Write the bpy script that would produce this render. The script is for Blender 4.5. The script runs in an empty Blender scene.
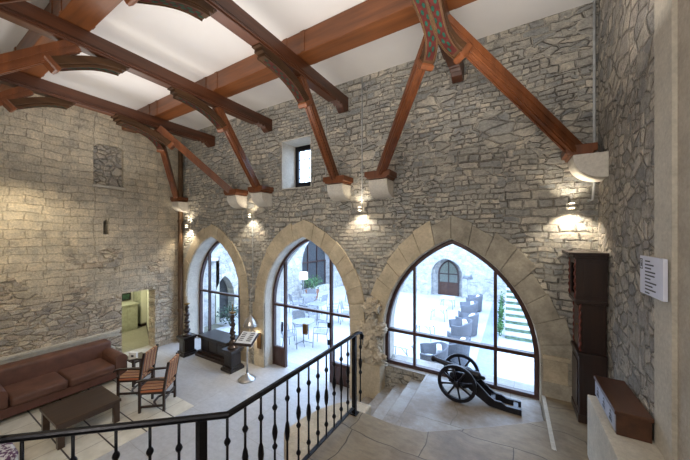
import bpy, bmesh, math, random
from mathutils import Vector, Matrix
from mathutils.geometry import tessellate_polygon
S = bpy.context.scene
COL = S.collection
PI = math.pi
rnd = random.Random(7)

# ------------------------------------------------------------------ camera
YAW = math.radians(30.8)
EYE = 3.5
cd = bpy.data.cameras.new('camera'); cam = bpy.data.objects.new('camera', cd); COL.objects.link(cam)
cam.location = (0, 0, EYE); cam.rotation_euler = (PI/2, 0, YAW)
cd.sensor_width = 36; cd.lens = 280/690*36; cd.shift_y = 5/690; cd.clip_start = .02; cd.clip_end = 200
S.camera = cam

# ------------------------------------------------------------------ materials
def srgb(r, g, b):
    f = lambda c: (c/255/12.92) if c/255 <= .04045 else ((c/255+.055)/1.055)**2.4
    return (f(r), f(g), f(b), 1)
class NT:
    def __init__(s, name):
        s.m = bpy.data.materials.new(name); s.m.use_nodes = True
        s.t = s.m.node_tree; s.t.nodes.clear()
        s.out = s.n('ShaderNodeOutputMaterial'); s.b = s.n('ShaderNodeBsdfPrincipled')
        s.l(s.b.outputs[0], s.out.inputs[0])
    def n(s, t, **k):
        x = s.t.nodes.new(t)
        for a, v in k.items(): setattr(x, a, v)
        return x
    def l(s, a, b): s.t.links.new(a, b)
    def coord(s): return s.n('ShaderNodeTexCoord').outputs['Object']
    def noise(s, vec, scale, detail=3, rough=.55):
        x = s.n('ShaderNodeTexNoise'); x.inputs['Scale'].default_value = scale
        x.inputs['Detail'].default_value = detail; x.inputs['Roughness'].default_value = rough
        if vec is not None: s.l(vec, x.inputs['Vector'])
        return x
    def vm(s, op, a, b=None):
        x = s.n('ShaderNodeVectorMath', operation=op)
        for i, v in enumerate((a, b)):
            if v is None: continue
            if isinstance(v, (tuple, list)): x.inputs[i].default_value = v
            elif isinstance(v, (int, float)): x.inputs['Scale'].default_value = v
            else: s.l(v, x.inputs[i])
        return x.outputs[0]
    def ma(s, op, a, b=None, clamp=False):
        x = s.n('ShaderNodeMath', operation=op, use_clamp=clamp)
        for i, v in enumerate((a, b)):
            if v is None: continue
            if isinstance(v, (int, float)): x.inputs[i].default_value = v
            else: s.l(v, x.inputs[i])
        return x.outputs[0]
    def ramp(s, fac, stops, interp='LINEAR'):
        x = s.n('ShaderNodeValToRGB'); cr = x.color_ramp; cr.interpolation = interp
        while len(cr.elements) < len(stops): cr.elements.new(.5)
        for e, (p, c) in zip(cr.elements, stops): e.position = p; e.color = c
        s.l(fac, x.inputs[0]); return x.outputs[0]
    def mix(s, fac, a, b, mode='MIX'):
        x = s.n('ShaderNodeMix', data_type='RGBA', blend_type=mode)
        if isinstance(fac, (int, float)): x.inputs[0].default_value = fac
        else: s.l(fac, x.inputs[0])
        for i, v in ((6, a), (7, b)):
            if isinstance(v, tuple): x.inputs[i].default_value = v
            else: s.l(v, x.inputs[i])
        return x.outputs[2]
    def bump(s, h, strength, dist):
        x = s.n('ShaderNodeBump'); x.inputs['Strength'].default_value = strength
        x.inputs['Distance'].default_value = dist; s.l(h, x.inputs['Height']); s.l(x.outputs[0], s.b.inputs['Normal'])
    def color(s, c):
        if isinstance(c, tuple): s.b.inputs['Base Color'].default_value = c
        else: s.l(c, s.b.inputs['Base Color'])
    def rough(s, r): s.b.inputs['Roughness'].default_value = r

def mat_plain(name, c, rough=.6, metal=0, var=.15, scale=12, bump=.0, coat=0):
    m = NT(name); v = m.coord(); nz = m.noise(v, scale)
    d = tuple(x*(1-var) for x in c[:3])+(1,); l = tuple(min(1, x*(1+var)) for x in c[:3])+(1,)
    m.color(m.ramp(nz.outputs[0], [(.3, d), (.7, l)])); m.rough(rough); m.b.inputs['Metallic'].default_value = metal
    m.b.inputs['Coat Weight'].default_value = coat
    if bump: m.bump(nz.outputs[0], bump, .01)
    return m.m
def mat_wood(name, dark, light, rough=.38, axis='X', scale=3.0, coat=.15):
    m = NT(name); v = m.coord()
    st = {'X': (.25, 4, 4), 'Y': (4, .25, 4), 'Z': (4, 4, .25)}[axis]
    vv = m.vm('MULTIPLY', v, st)
    a = m.noise(vv, scale, 5, .6); b = m.noise(v, 1.3, 2)
    f = m.ma('ADD', m.ma('MULTIPLY', a.outputs[0], .75), m.ma('MULTIPLY', b.outputs[0], .3))
    m.color(m.ramp(f, [(.32, dark), (.7, light)])); m.rough(rough); m.b.inputs['Coat Weight'].default_value = coat
    m.bump(a.outputs[0], .15, .01); return m.m
def mat_rubble(name, cell, mortar, cols, plane='XZ', rand=.85, warp=.1, bump=1.0, edge=.07, rough=.9, big=1.7, crev_shade=.35, ash=None, course=None):
    """stones: voronoi cells of two sizes, mortar nearly flush with thin shadow lines painted into the colour"""
    m = NT(name); v = m.coord()
    w1 = m.noise(v, .9, 2); w2 = m.noise(v, 7, 4, .65)
    v2 = m.vm('ADD', v, m.vm('SCALE', m.vm('SUBTRACT', w1.outputs['Color'], (.5,)*3), warp*2.5))
    v2 = m.vm('ADD', v2, m.vm('SCALE', m.vm('SUBTRACT', w2.outputs['Color'], (.5,)*3), warp))
    fine = m.noise(v, 26, 5, .75); mid = m.noise(v, 4.5, 4, .6)
    def layer(k):
        flat = m.vm('MULTIPLY', v2, (1/cell[0]/k, .1, 1/cell[1]/k) if plane == 'XZ' else (.1, 1/cell[0]/k, 1/cell[1]/k))
        ve = m.n('ShaderNodeTexVoronoi', feature='DISTANCE_TO_EDGE'); ve.inputs['Randomness'].default_value = rand; ve.inputs['Scale'].default_value = 1
        vf = m.n('ShaderNodeTexVoronoi', feature='F1'); vf.inputs['Randomness'].default_value = rand; vf.inputs['Scale'].default_value = 1
        m.l(flat, ve.inputs['Vector']); m.l(flat, vf.inputs['Vector']); return ve.outputs['Distance'], vf.outputs['Color']
    def blayer(k, off):
        sp_ = m.n('ShaderNodeSeparateXYZ'); m.l(v2, sp_.inputs[0]); cb_ = m.n('ShaderNodeCombineXYZ')
        m.l(m.ma('ADD', sp_.outputs[0 if plane == 'XZ' else 1], off), cb_.inputs[0]); m.l(sp_.outputs[2], cb_.inputs[1])
        b_ = m.n('ShaderNodeTexBrick'); b_.offset = .37; b_.squash = .55; b_.squash_frequency = 3
        for k_, val in (('Scale', 1), ('Mortar Size', .016*k), ('Mortar Smooth', 1), ('Bias', 0), ('Brick Width', cell[0]*k), ('Row Height', cell[1]*k)): b_.inputs[k_].default_value = val
        b_.inputs['Color1'].default_value = g(0); b_.inputs['Color2'].default_value = g(1); b_.inputs['Mortar'].default_value = g(.5); m.l(cb_.outputs[0], b_.inputs['Vector'])
        vc = m.n('ShaderNodeTexVoronoi', feature='F1'); vc.inputs['Scale'].default_value = 3.1; m.l(v, vc.inputs['Vector'])
        h_ = m.n('ShaderNodeCombineXYZ'); m.l(b_.outputs['Color'], h_.inputs[0]); m.l(m.ma('FRACT', m.ma('MULTIPLY', b_.outputs['Color'], 7.3)), h_.inputs[1])
        return m.ma('MULTIPLY', m.ma('SUBTRACT', 1, b_.outputs['Fac']), edge*1.5), h_.outputs[0]
    d1, c1 = layer(1); d2, c2 = layer(big); d3, c3 = blayer(.95, 0); d4, c4 = blayer(1.55, 3.3)
    msk = m.ramp(m.noise(v, .8, 2).outputs[0], [(.49, g(0)), (.51, g(1))])
    dist = m.mix(msk, d1, d2); cc = m.mix(msk, c1, c2)
    if course:
        m3 = m.ramp(m.noise(m.vm('ADD', v, (7, 3, 1)), 1.1, 3).outputs[0], [(.5, g(0)), (.515, g(1))]); db = m.mix(m3, d3, d4); cb3 = m.mix(m3, c3, c4)
        m4 = m.ramp(m.noise(m.vm('ADD', v, (2, 9, 5)), 1.3, 3).outputs[0], [(course-.01, g(1)), (course, g(0))]); dist = m.mix(m4, dist, db); cc = m.mix(m4, cc, cb3)
    sep = m.n('ShaderNodeSeparateColor'); m.l(cc, sep.inputs[0])
    body = m.ramp(sep.outputs[0], [(i/(len(cols)-1), c) for i, c in enumerate(cols)])
    jag = m.ma('SUBTRACT', dist, m.ma('MULTIPLY', m.ma('SUBTRACT', fine.outputs[0], .5), edge*1.2))
    e = m.ramp(jag, [(0, g(0)), (edge, g(1))], 'EASE')
    col = m.mix(e, mortar, body)
    # shadow line painted into the colour, only under / beside some stones
    cr = m.ramp(m.ma('ADD', m.ma('ABSOLUTE', m.ma('SUBTRACT', jag, edge*.35)), m.ma('MULTIPLY', mid.outputs[0], edge*.55)), [(edge*.25, g(crev_shade)), (edge*.55, g(1))])
    col = m.mix(1, col, cr, 'MULTIPLY')
    h = m.ma('ADD', m.ramp(jag, [(0, g(0)), (edge*1.2, g(.8)), (.45, g(1))], 'EASE'), m.ma('MULTIPLY', sep.outputs[1], .5))
    if ash:   # dressed courses in the upper part, rubble below
        sp = m.n('ShaderNodeSeparateXYZ'); m.l(v2, sp.inputs[0]); cb = m.n('ShaderNodeCombineXYZ'); m.l(sp.outputs[1], cb.inputs[0]); m.l(sp.outputs[2], cb.inputs[1])
        br = m.n('ShaderNodeTexBrick'); br.offset = .37; br.squash = .62; br.squash_frequency = 2
        for k_, val in (('Scale', 1), ('Mortar Size', .009), ('Mortar Smooth', .6), ('Bias', -.1), ('Brick Width', ash[0]), ('Row Height', ash[1])): br.inputs[k_].default_value = val
        br.inputs['Color1'].default_value = ash[2]; br.inputs['Color2'].default_value = ash[3]; br.inputs['Mortar'].default_value = ash[4]; m.l(cb.outputs[0], br.inputs['Vector'])
        sz = m.n('ShaderNodeSeparateXYZ'); m.l(v, sz.inputs[0])
        k_ = m.ma('ADD', m.ma('MULTIPLY', sz.outputs[2], .16), m.noise(v, .75, 4, .6).outputs[0])
        mk = m.ramp(k_, [(.86, g(0)), (.90, g(1))])
        bc = m.mix(m.ramp(m.noise(v, 1.7, 5, .65).outputs[0], [(.45, g(0)), (.62, g(.85))]), br.outputs['Color'], (.56,.50,.39,1))
        bc = m.mix(m.ramp(m.noise(m.vm('ADD', v, (5, 5, 5)), 2.6, 5, .7).outputs[0], [(.55, g(0)), (.66, g(.7))]), bc, (.33,.30,.25,1))
        col = m.mix(mk, col, bc); h = m.mix(mk, h, m.ma('SUBTRACT', 1, m.ma('MULTIPLY', br.outputs['Fac'], .8)))
    col = m.mix(.8, col, m.ramp(fine.outputs[0], [(.25, g(.5)), (.5, g(1)), (.75, g(1.45))]), 'MULTIPLY')
    col = m.mix(.7, col, m.ramp(mid.outputs[0], [(.3, (.68, .70, .74, 1)), (.68, (1.3, 1.26, 1.2, 1))]), 'MULTIPLY')
    m.color(col); m.rough(rough)
    h = m.ma('ADD', h, m.ma('MULTIPLY', fine.outputs[0], .9)); h = m.ma('ADD', h, m.ma('MULTIPLY', mid.outputs[0], .5))
    m.bump(h, bump, .045); return m.m
def mat_ashlar(name, bw, bh, c1, c2, mortar, plane='YZ', warp=.05, msize=.012, bump=.7, rough=.88, stain=.5):
    m = NT(name); v = m.coord()
    w1 = m.noise(v, .9, 2); w2 = m.noise(v, 5, 3)
    v2 = m.vm('ADD', v, m.vm('SCALE', m.vm('SUBTRACT', w1.outputs['Color'], (.5,)*3), warp*3))
    v2 = m.vm('ADD', v2, m.vm('SCALE', m.vm('SUBTRACT', w2.outputs['Color'], (.5,)*3), warp))
    sp = m.n('ShaderNodeSeparateXYZ'); m.l(v2, sp.inputs[0]); cb = m.n('ShaderNodeCombineXYZ')
    a, b = {'XZ': (0, 2), 'YZ': (1, 2), 'XY': (0, 1)}[plane]
    m.l(sp.outputs[a], cb.inputs[0]); m.l(sp.outputs[b], cb.inputs[1])
    br = m.n('ShaderNodeTexBrick'); br.offset = .43; br.squash = 1.6; br.squash_frequency = 3
    for k, val in (('Scale', 1), ('Mortar Size', msize), ('Mortar Smooth', .4), ('Bias', 0), ('Brick Width', bw), ('Row Height', bh)): br.inputs[k].default_value = val
    br.inputs['Color1'].default_value = c1; br.inputs['Color2'].default_value = c2; br.inputs['Mortar'].default_value = mortar
    m.l(cb.outputs[0], br.inputs['Vector'])
    fine = m.noise(v, 18, 4, .7); mid = m.noise(v, 2.2, 4, .6)
    body = m.mix(stain, br.outputs['Color'], m.ramp(fine.outputs[0], [(.25, (.6,)*3+(1,)), (.75, (1.35,)*3+(1,))]), 'MULTIPLY')
    body = m.mix(stain, body, m.ramp(mid.outputs[0], [(.3, (.6, .62, .66, 1)), (.65, (1.25, 1.22, 1.15, 1))]), 'MULTIPLY')
    m.color(body); m.rough(rough)
    h = m.ma('ADD', m.ma('MULTIPLY', br.outputs['Fac'], -.9), m.ma('MULTIPLY', fine.outputs[0], .45)); h = m.ma('ADD', h, m.ma('MULTIPLY', mid.outputs[0], .6))
    m.bump(h, bump, .04); return m.m
def g(v, k=1): return (v*k, v*k, v*k, 1)
M = {}
M['rubble_back'] = mat_rubble('rubble_back', (.23, .085), (.42, .395, .345, 1),
    [(.44,.42,.37,1), (.31,.32,.315,1), (.56,.52,.44,1), (.38,.375,.35,1), (.62,.57,.48,1), (.34,.345,.335,1), (.48,.45,.39,1)], 'XZ', warp=.07, bump=1.0, edge=.09, course=.56, crev_shade=.45)
M['rubble_right'] = mat_rubble('rubble_right', (.17, .13), (.36, .33, .28, 1),
    [(.42,.38,.33,1), (.27,.265,.25,1), (.52,.47,.39,1), (.35,.33,.3,1), (.58,.52,.44,1)], 'YZ', warp=.08, bump=1.0, edge=.10, big=1.5, course=.42, crev_shade=.45)
M['rubble_left'] = mat_rubble('rubble_left', (.26, .10), (.46, .39, .29, 1),
    [(.50,.43,.32,1), (.36,.32,.27,1), (.62,.54,.41,1), (.44,.35,.26,1), (.56,.50,.40,1)], 'YZ', warp=.085, bump=.95, edge=.08,
    ash=(.50, .19, (.62,.54,.41,1), (.48,.42,.32,1), (.41,.35,.27,1)), course=.5, crev_shade=.5)
M['rubble_court'] = mat_rubble('rubble_court', (.4, .18), (.52,.52,.50,1), [(.58,.56,.53,1), (.46,.46,.46,1), (.64,.62,.58,1)], 'YZ', warp=.1, bump=.5, crev_shade=.7)
M['rubble_court_x'] = mat_rubble('rubble_court_x', (.4, .18), (.52,.52,.50,1), [(.58,.56,.53,1), (.46,.46,.46,1), (.64,.62,.58,1)], 'XZ', warp=.1, bump=.5, crev_shade=.7)
def cut_stone(name, c, var=.22):
    m = NT(name); v = m.coord(); a = m.noise(v, 3.5, 5, .65); b = m.noise(v, 30, 3, .7)
    d = tuple(x*(1-var) for x in c[:3])+(1,); l = tuple(min(1, x*(1+var)) for x in c[:3])+(1,)
    col = m.ramp(a.outputs[0], [(.3, d), (.7, l)]); m.color(m.mix(.5, col, m.ramp(b.outputs[0], [(.3, g(.75)), (.7, g(1.2))]), 'MULTIPLY'))
    m.rough(.88); m.bump(m.ma('ADD', a.outputs[0], m.ma('MULTIPLY', b.outputs[0], .5)), .5, .025); return m.m
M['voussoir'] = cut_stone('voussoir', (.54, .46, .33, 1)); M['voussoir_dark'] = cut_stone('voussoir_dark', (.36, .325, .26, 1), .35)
M['reveal'] = cut_stone('reveal', (.62, .58, .50, 1), .12)
M['pilaster'] = cut_stone('pilaster', (.50, .42, .30, 1)); M['pier_plain'] = cut_stone('pier_plain', (.40, .35, .28, 1), .15)
M['corbel'] = cut_stone('corbel', (.66, .62, .55, 1), .06); M['carved'] = cut_stone('carved', (.56, .49, .38, 1), .3)
M['ledge'] = cut_stone('ledge', (.50, .46, .38, 1), .12)
# floors
def mat_floor(name, c, patch, bw=1.1, bh=.8, line=(.2,.18,.15,1), warp=.03, rough=.5, var=.12):
    m = NT(name); v = m.coord(); w = m.noise(v, 1.3, 2)
    v2 = m.vm('ADD', v, m.vm('SCALE', m.vm('SUBTRACT', w.outputs['Color'], (.5,)*3), warp*4))
    br = m.n('ShaderNodeTexBrick'); br.offset = .4; br.squash = 1.4
    for k, val in (('Scale', 1), ('Mortar Size', .006), ('Mortar Smooth', .2), ('Brick Width', bw), ('Row Height', bh)): br.inputs[k].default_value = val
    br.inputs['Color1'].default_value = c; br.inputs['Color2'].default_value = tuple(x*(1-var) for x in c[:3])+(1,); br.inputs['Mortar'].default_value = line
    m.l(v2, br.inputs['Vector'])
    a = m.noise(v, 1.4, 5, .65); b = m.noise(v, 14, 4, .7)
    col = m.mix(m.ramp(a.outputs[0], [(.42, g(0)), (.62, g(.8))]), br.outputs['Color'], patch)
    col = m.mix(m.ma('MULTIPLY', br.outputs['Fac'], .7), col, line)
    wv = m.noise(m.vm('MULTIPLY', v2, (1.2, 5, 1)), 2.2, 4, .7); col = m.mix(.6 if 'landing' in name else .15, col, m.ramp(wv.outputs[0], [(.35, g(.72)), (.65, g(1.25))]), 'MULTIPLY')
    m.color(m.mix(.45, col, m.ramp(b.outputs[0], [(.3, g(.75)), (.7, g(1.2))]), 'MULTIPLY')); m.rough(rough)
    m.bump(m.ma('ADD', m.ma('MULTIPLY', br.outputs['Fac'], -.5), m.ma('MULTIPLY', b.outputs[0], .3)), .35, .015); return m.m
M['floor'] = mat_floor('floor_hall', (.46,.455,.45,1), (.41,.40,.385,1), 1.4, 1.1, line=(.36,.34,.31,1), var=.05, rough=.36)
M['landing'] = mat_floor('floor_landing', (.29,.23,.145,1), (.15,.105,.06,1), .9, .62, line=(.07,.055,.035,1), warp=.08, rough=.55)
M['slab'] = mat_floor('floor_slab', (.38,.365,.335,1), (.19,.135,.08,1), 1.3, 1.0, warp=.08, rough=.5)
M['passage_floor'] = mat_floor('passage_floor', (.26,.25,.18,1), (.21,.20,.14,1), .5, .5)
M['court_floor'] = mat_floor('court_floor', (.60,.60,.60,1), (.52,.53,.54,1), 1.0, .7, line=(.45,.45,.46,1), var=.05)
M['channel'] = mat_plain('channel', (.30,.33,.40,1), .5)
def mat_tiles():
    m = NT('tile_area'); v = m.coord(); sp = m.n('ShaderNodeSeparateXYZ'); m.l(v, sp.inputs[0])
    def lines(sock, off, per, w):
        f = m.ma('FRACT', m.ma('DIVIDE', m.ma('ADD', sock, off+per*40), per)); return m.ma('LESS_THAN', f, w/per)
    ly = lines(sp.outputs[1], -1.54+.46*4, .46, .022); lx = lines(sp.outputs[0], .1, .42, .012)
    a = m.noise(v, 5, 4); col = m.ramp(a.outputs[0], [(.3, (.58,.53,.42,1)), (.7, (.74,.69,.57,1))])
    col = m.mix(m.ma('MULTIPLY', lx, .7), col, (.20,.15,.10,1)); col = m.mix(ly, col, (.045,.03,.025,1))
    m.color(col); m.rough(.4); return m.m
M['tiles'] = mat_tiles()
M['ceiling'] = mat_plain('ceiling_white', (.80,.775,.755,1), .9, var=.03, scale=1.2)
M['wood_y'] = mat_wood('beam_wood_y', (.038,.013,.006,1), (.115,.037,.014,1), axis='Y', coat=.05)
M['wood_x'] = mat_wood('beam_wood_x', (.085,.028,.009,1), (.23,.076,.022,1), axis='X', coat=.05)
M['wood_b'] = mat_wood('brace_wood', (.07,.022,.008,1), (.21,.066,.02,1), axis='Z', scale=2.2, coat=.08)
M['wood_carved'] = mat_wood('carved_wood', (.032,.017,.009,1), (.085,.042,.02,1), axis='Y', rough=.5, coat=0)
M['paint_red'] = mat_plain('paint_red', (.055,.012,.010,1), .9, var=.3); M['paint_green'] = mat_plain('paint_green', (.010,.045,.030,1), .9, var=.3)
M['paint_gold'] = mat_plain('paint_gold', (.09,.055,.022,1), .8)
for k_ in ('paint_red', 'paint_green', 'paint_gold', 'wood_carved'): M[k_].node_tree.nodes['Principled BSDF'].inputs['Specular IOR Level'].default_value = .12
M['dark_wood'] = mat_wood('dark_wood', (.011,.006,.005,1), (.038,.018,.012,1), axis='Z')
M['black_wood'] = mat_wood('black_wood', (.008,.006,.006,1), (.025,.018,.016,1), axis='X', rough=.3)
M['chest_wood'] = mat_wood('chest_wood', (.035,.014,.008,1), (.10,.04,.02,1), axis='Y')
M['table_wood'] = mat_wood('table_wood', (.022,.011,.007,1), (.065,.034,.02,1), axis='Y', rough=.35)
M['frame'] = mat_wood('frame_wood', (.03,.014,.012,1), (.075,.032,.026,1), axis='Z', rough=.4)
M['iron'] = mat_plain('black_iron', (.012,.012,.016,1), .35, .6, bump=.2, scale=40)
M['cannon'] = mat_plain('cannon_black', (.010,.010,.016,1), .35, .3)
M['steel'] = mat_plain('brushed_steel', (.55,.53,.50,1), .32, .9)
M['pipe'] = mat_plain('copper_pipe', (.17,.10,.055,1), .4, .5)
M['conduit'] = mat_plain('conduit', (.45,.47,.48,1), .5)
M['leather'] = mat_plain('sofa_leather', (.12,.052,.033,1), .6, var=.3, scale=4, bump=.3)
M['leather_dark'] = mat_plain('sofa_leather_dark', (.095,.036,.023,1), .6, var=.25, scale=4)
M['cream'] = mat_plain('cream_wall', (.66,.66,.52,1), .8, var=.03); M['cabinet'] = mat_plain('cabinet_green', (.36,.37,.27,1), .6)
M['white'] = mat_plain('white_paint', (.8,.8,.78,1), .5, var=.03); M['print_ink'] = mat_plain('print_ink', (.05,.05,.06,1), .6)
M['sign'] = mat_plain('sign_board', (.66,.68,.78,1), .4, var=.03)
M['brass'] = mat_plain('aged_brass', (.30,.19,.07,1), .35, .8)
M['bronze'] = mat_plain('bronze_panel', (.16,.085,.03,1), .4, .5)
M['wicker'] = mat_plain('grey_wicker', (.13,.135,.15,1), .7, var=.4, scale=60, bump=.5)
M['cushion'] = mat_plain('white_cushion', (.8,.8,.8,1), .8, var=.03); M['alu'] = mat_plain('grey_metal', (.35,.36,.38,1), .4, .5)
M['leaf'] = mat_plain('leaf_green', (.08,.20,.06,1), .6, var=.5, scale=8); M['leaf_dark'] = mat_plain('leaf_dark', (.03,.075,.045,1), .6, var=.5, scale=8)
M['moss'] = mat_plain('mossy_riser', (.14,.22,.14,1), .8, var=.5, scale=9)
M['terracotta'] = mat_plain('terracotta', (.4,.18,.1,1), .7); M['dark_gap'] = mat_plain('dark_recess', (.05,.055,.06,1), .8)
M['chest_front'] = mat_plain('chest_inlay', (.35,.37,.45,1), .5, var=.2)
def mat_stripe():
    m = NT('striped_fabric'); v = m.coord(); sp = m.n('ShaderNodeSeparateXYZ'); m.l(v, sp.inputs[0])
    f = m.ma('FRACT', m.ma('MULTIPLY', m.ma('ADD', sp.outputs[0], 5), 7.5))
    m.color(m.ramp(f, [(0, (.36,.12,.05,1)), (.22, (.62,.40,.22,1)), (.36, (.05,.02,.02,1)), (.5, (.42,.14,.06,1)), (.68, (.07,.06,.05,1)), (.82, (.58,.33,.16,1))], 'CONSTANT'))
    m.rough(.85); return m.m
M['stripe'] = mat_stripe(); M['red_column'] = mat_plain('red_column', (.13,.03,.018,1), .4, var=.4, scale=30)
def mat_floral():
    m = NT('floral_fabric'); v = m.coord(); a = m.noise(v, 14, 3, .6)
    m.color(m.ramp(a.outputs[0], [(.48, (.55,.52,.50,1)), (.54, (.10,.04,.09,1))])); m.rough(.85); return m.m
M['floral'] = mat_floral()
def mat_glass(name, tint, refl=.06):
    m = NT(name); m.t.nodes.remove(m.b); t = m.n('ShaderNodeBsdfTransparent'); t.inputs[0].default_value = tint
    gl = m.n('ShaderNodeBsdfGlossy'); gl.inputs['Roughness'].default_value = .02
    mx = m.n('ShaderNodeMixShader'); mx.inputs[0].default_value = refl
    m.l(t.outputs[0], mx.inputs[1]); m.l(gl.outputs[0], mx.inputs[2]); m.l(mx.outputs[0], m.out.inputs[0]); return m.m
M['glass'] = mat_glass('window_glass', (.93,.96,1,1), .04); M['clock_glass'] = mat_glass('clock_glass', (.5,.5,.5,1), .12)
def mat_emit(name, c, s):
    m = NT(name); m.color((.9,.88,.8,1)); m.b.inputs['Emission Color'].default_value = c; m.b.inputs['Emission Strength'].default_value = s; return m.m
M['bulb'] = mat_emit('lit_bulb', (1,.82,.55,1), 14); M['lamp_shade_out'] = mat_emit('lit_shade', (1,.93,.8,1), 1.5)

# ------------------------------------------------------------------ mesh helpers
class MB:
    def __init__(s): s.bm = bmesh.new(); s.mi = 0
    def _f(s, vs, smooth=False):
        try: f = s.bm.faces.new(vs)
        except ValueError: return None
        f.material_index = s.mi; f.smooth = smooth; return f
    def box(s, x0, x1, y0, y1, z0, z1, bev=0):
        if x0 > x1: x0, x1 = x1, x0
        if y0 > y1: y0, y1 = y1, y0
        if z0 > z1: z0, z1 = z1, z0
        t = bmesh.new(); bmesh.ops.create_cube(t, size=1)
        for v in t.verts: v.co = Vector(((x0+x1)/2+v.co.x*(x1-x0), (y0+y1)/2+v.co.y*(y1-y0), (z0+z1)/2+v.co.z*(z1-z0)))
        if bev: bmesh.ops.bevel(t, geom=t.edges[:], offset=bev, segments=3 if bev > .03 else 2, profile=.6, affect='EDGES')
        s._merge(t, bev > .03); return s
    def _merge(s, t, smooth=False):
        mp = {}
        for v in t.verts: mp[v] = s.bm.verts.new(v.co)
        for f in t.faces: s._f([mp[v] for v in f.verts], smooth)
        t.free()
    def ring(s, a, b, smooth=False):
        n = len(a)
        for i in range(n): s._f([a[i], a[(i+1) % n], b[(i+1) % n], b[i]], smooth)
    def tube(s, pts, r, n=8, cap=True):
        pts = [Vector(p) for p in pts]; rs = r if isinstance(r, (list, tuple)) else [r]*len(pts); prev = None; ring0 = None
        up = None
        for i, p in enumerate(pts):
            d = (pts[min(i+1, len(pts)-1)]-pts[max(i-1, 0)]).normalized()
            if up is None: up = Vector((0, 0, 1)) if abs(d.z) < .9 else Vector((1, 0, 0))
            a = d.cross(up).normalized(); b = a.cross(d).normalized(); up = b
            rg = [s.bm.verts.new(p+a*math.cos(2*PI*k/n)*rs[i]+b*math.sin(2*PI*k/n)*rs[i]) for k in range(n)]
            if prev: s.ring(prev, rg, True)
            else: ring0 = rg
            prev = rg
        if cap: s._f(list(reversed(ring0))); s._f(prev)
        return s
    def lathe(s, cx, cy, prof, n=16, z0=0):
        prev = None; first = None
        for r, z in prof:
            rg = [s.bm.verts.new((cx+max(r, .0005)*math.cos(2*PI*k/n), cy+max(r, .0005)*math.sin(2*PI*k/n), z+z0)) for k in range(n)]
            if prev: s.ring(prev, rg, True)
            else: first = rg
            prev = rg
        s._f(list(reversed(first))); s._f(prev); return s
    def sweep(s, pts, prof, side=None, smooth=False, scales=None):
        """prof: list of (lateral, up) offsets; lateral is horizontal"""
        pts = [Vector(p) for p in pts]; prev = None; first = None
        for i, p in enumerate(pts):
            d = (pts[min(i+1, len(pts)-1)]-pts[max(i-1, 0)]).normalized()
            sd = Vector(side).normalized() if side else d.cross(Vector((0, 0, 1))).normalized()
            up = sd.cross(d).normalized(); k = scales[i] if scales else 1
            rg = [s.bm.verts.new(p+sd*a*k+up*b*k) for a, b in prof]
            if prev: s.ring(prev, rg, smooth)
            else: first = rg
            prev = rg
        s._f(list(reversed(first))); s._f(prev); return s
    def prism(s, loops, mp, d0, d1):
        """loops: [outer, hole...] of 2-D points; mp(a, b, depth) -> 3-D"""
        tri = tessellate_polygon([[Vector((a, b, 0)) for a, b in lp] for lp in loops])
        flat = [p for lp in loops for p in lp]
        A = [s.bm.verts.new(mp(a, b, d0)) for a, b in flat]; B = [s.bm.verts.new(mp(a, b, d1)) for a, b in flat]
        for t in tri: s._f([A[i] for i in t]); s._f([B[i] for i in reversed(t)])
        o = 0
        for lp in loops:
            n = len(lp); s.ring(A[o:o+n], B[o:o+n]); o += n
        return s
    def build(s, name, mats, parent=None, loc=None, rot=None, bev=0):
        bmesh.ops.recalc_face_normals(s.bm, faces=s.bm.faces)
        me = bpy.data.meshes.new(name); s.bm.to_mesh(me); s.bm.free()
        if not isinstance(mats, (list, tuple)): mats = [mats]
        for m in mats: me.materials.append(M[m])
        o = bpy.data.objects.new(name, me); COL.objects.link(o)
        if parent: o.parent = parent
        if loc: o.location = loc
        if rot: o.rotation_euler = rot
        if bev: b = o.modifiers.new('bevel', 'BEVEL'); b.width = bev; b.segments = 2; b.limit_method = 'ANGLE'
        return o
XZ = lambda a, b, d: (a, d, b)
YZ = lambda a, b, d: (d, a, b)
XY = lambda a, b, d: (a, b, d)
def thing(name, label, cat, loc=(0, 0, 0), rz=0, group=None):
    o = bpy.data.objects.new(name, None); COL.objects.link(o); o.location = loc; o.rotation_euler = (0, 0, rz); o.empty_display_size = .1
    o['label'] = label; o['category'] = cat
    if group: o['group'] = group
    return o
def tag(o, label, cat, group=None, kind=None):
    o['label'] = label; o['category'] = cat
    if group: o['group'] = group
    if kind: o['kind'] = kind
    return o
def struct(o, label=None):
    o['kind'] = 'structure'
    if label: o['label'] = label
    return o
def dup(root, loc, rz=0, label=None, name=None):
    r = root.copy(); COL.objects.link(r); r.location = loc; r.rotation_euler = (0, 0, rz)
    if label: r['label'] = label
    for ch in list(root.children):
        c = ch.copy(); COL.objects.link(c); c.parent = r
        for q in list(ch.children):
            e = q.copy(); COL.objects.link(e); e.parent = c
    return r
def sempty(name, label=None):
    o = bpy.data.objects.new(name, None); COL.objects.link(o); return struct(o, label)
def bez(p0, p1, p2, p3, n):
    p0, p1, p2, p3 = map(Vector, (p0, p1, p2, p3)); out = []
    for i in range(n+1):
        t = i/n; out.append(p0*(1-t)**3+p1*3*t*(1-t)**2+p2*3*t*t*(1-t)+p3*t**3)
    return out

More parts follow.
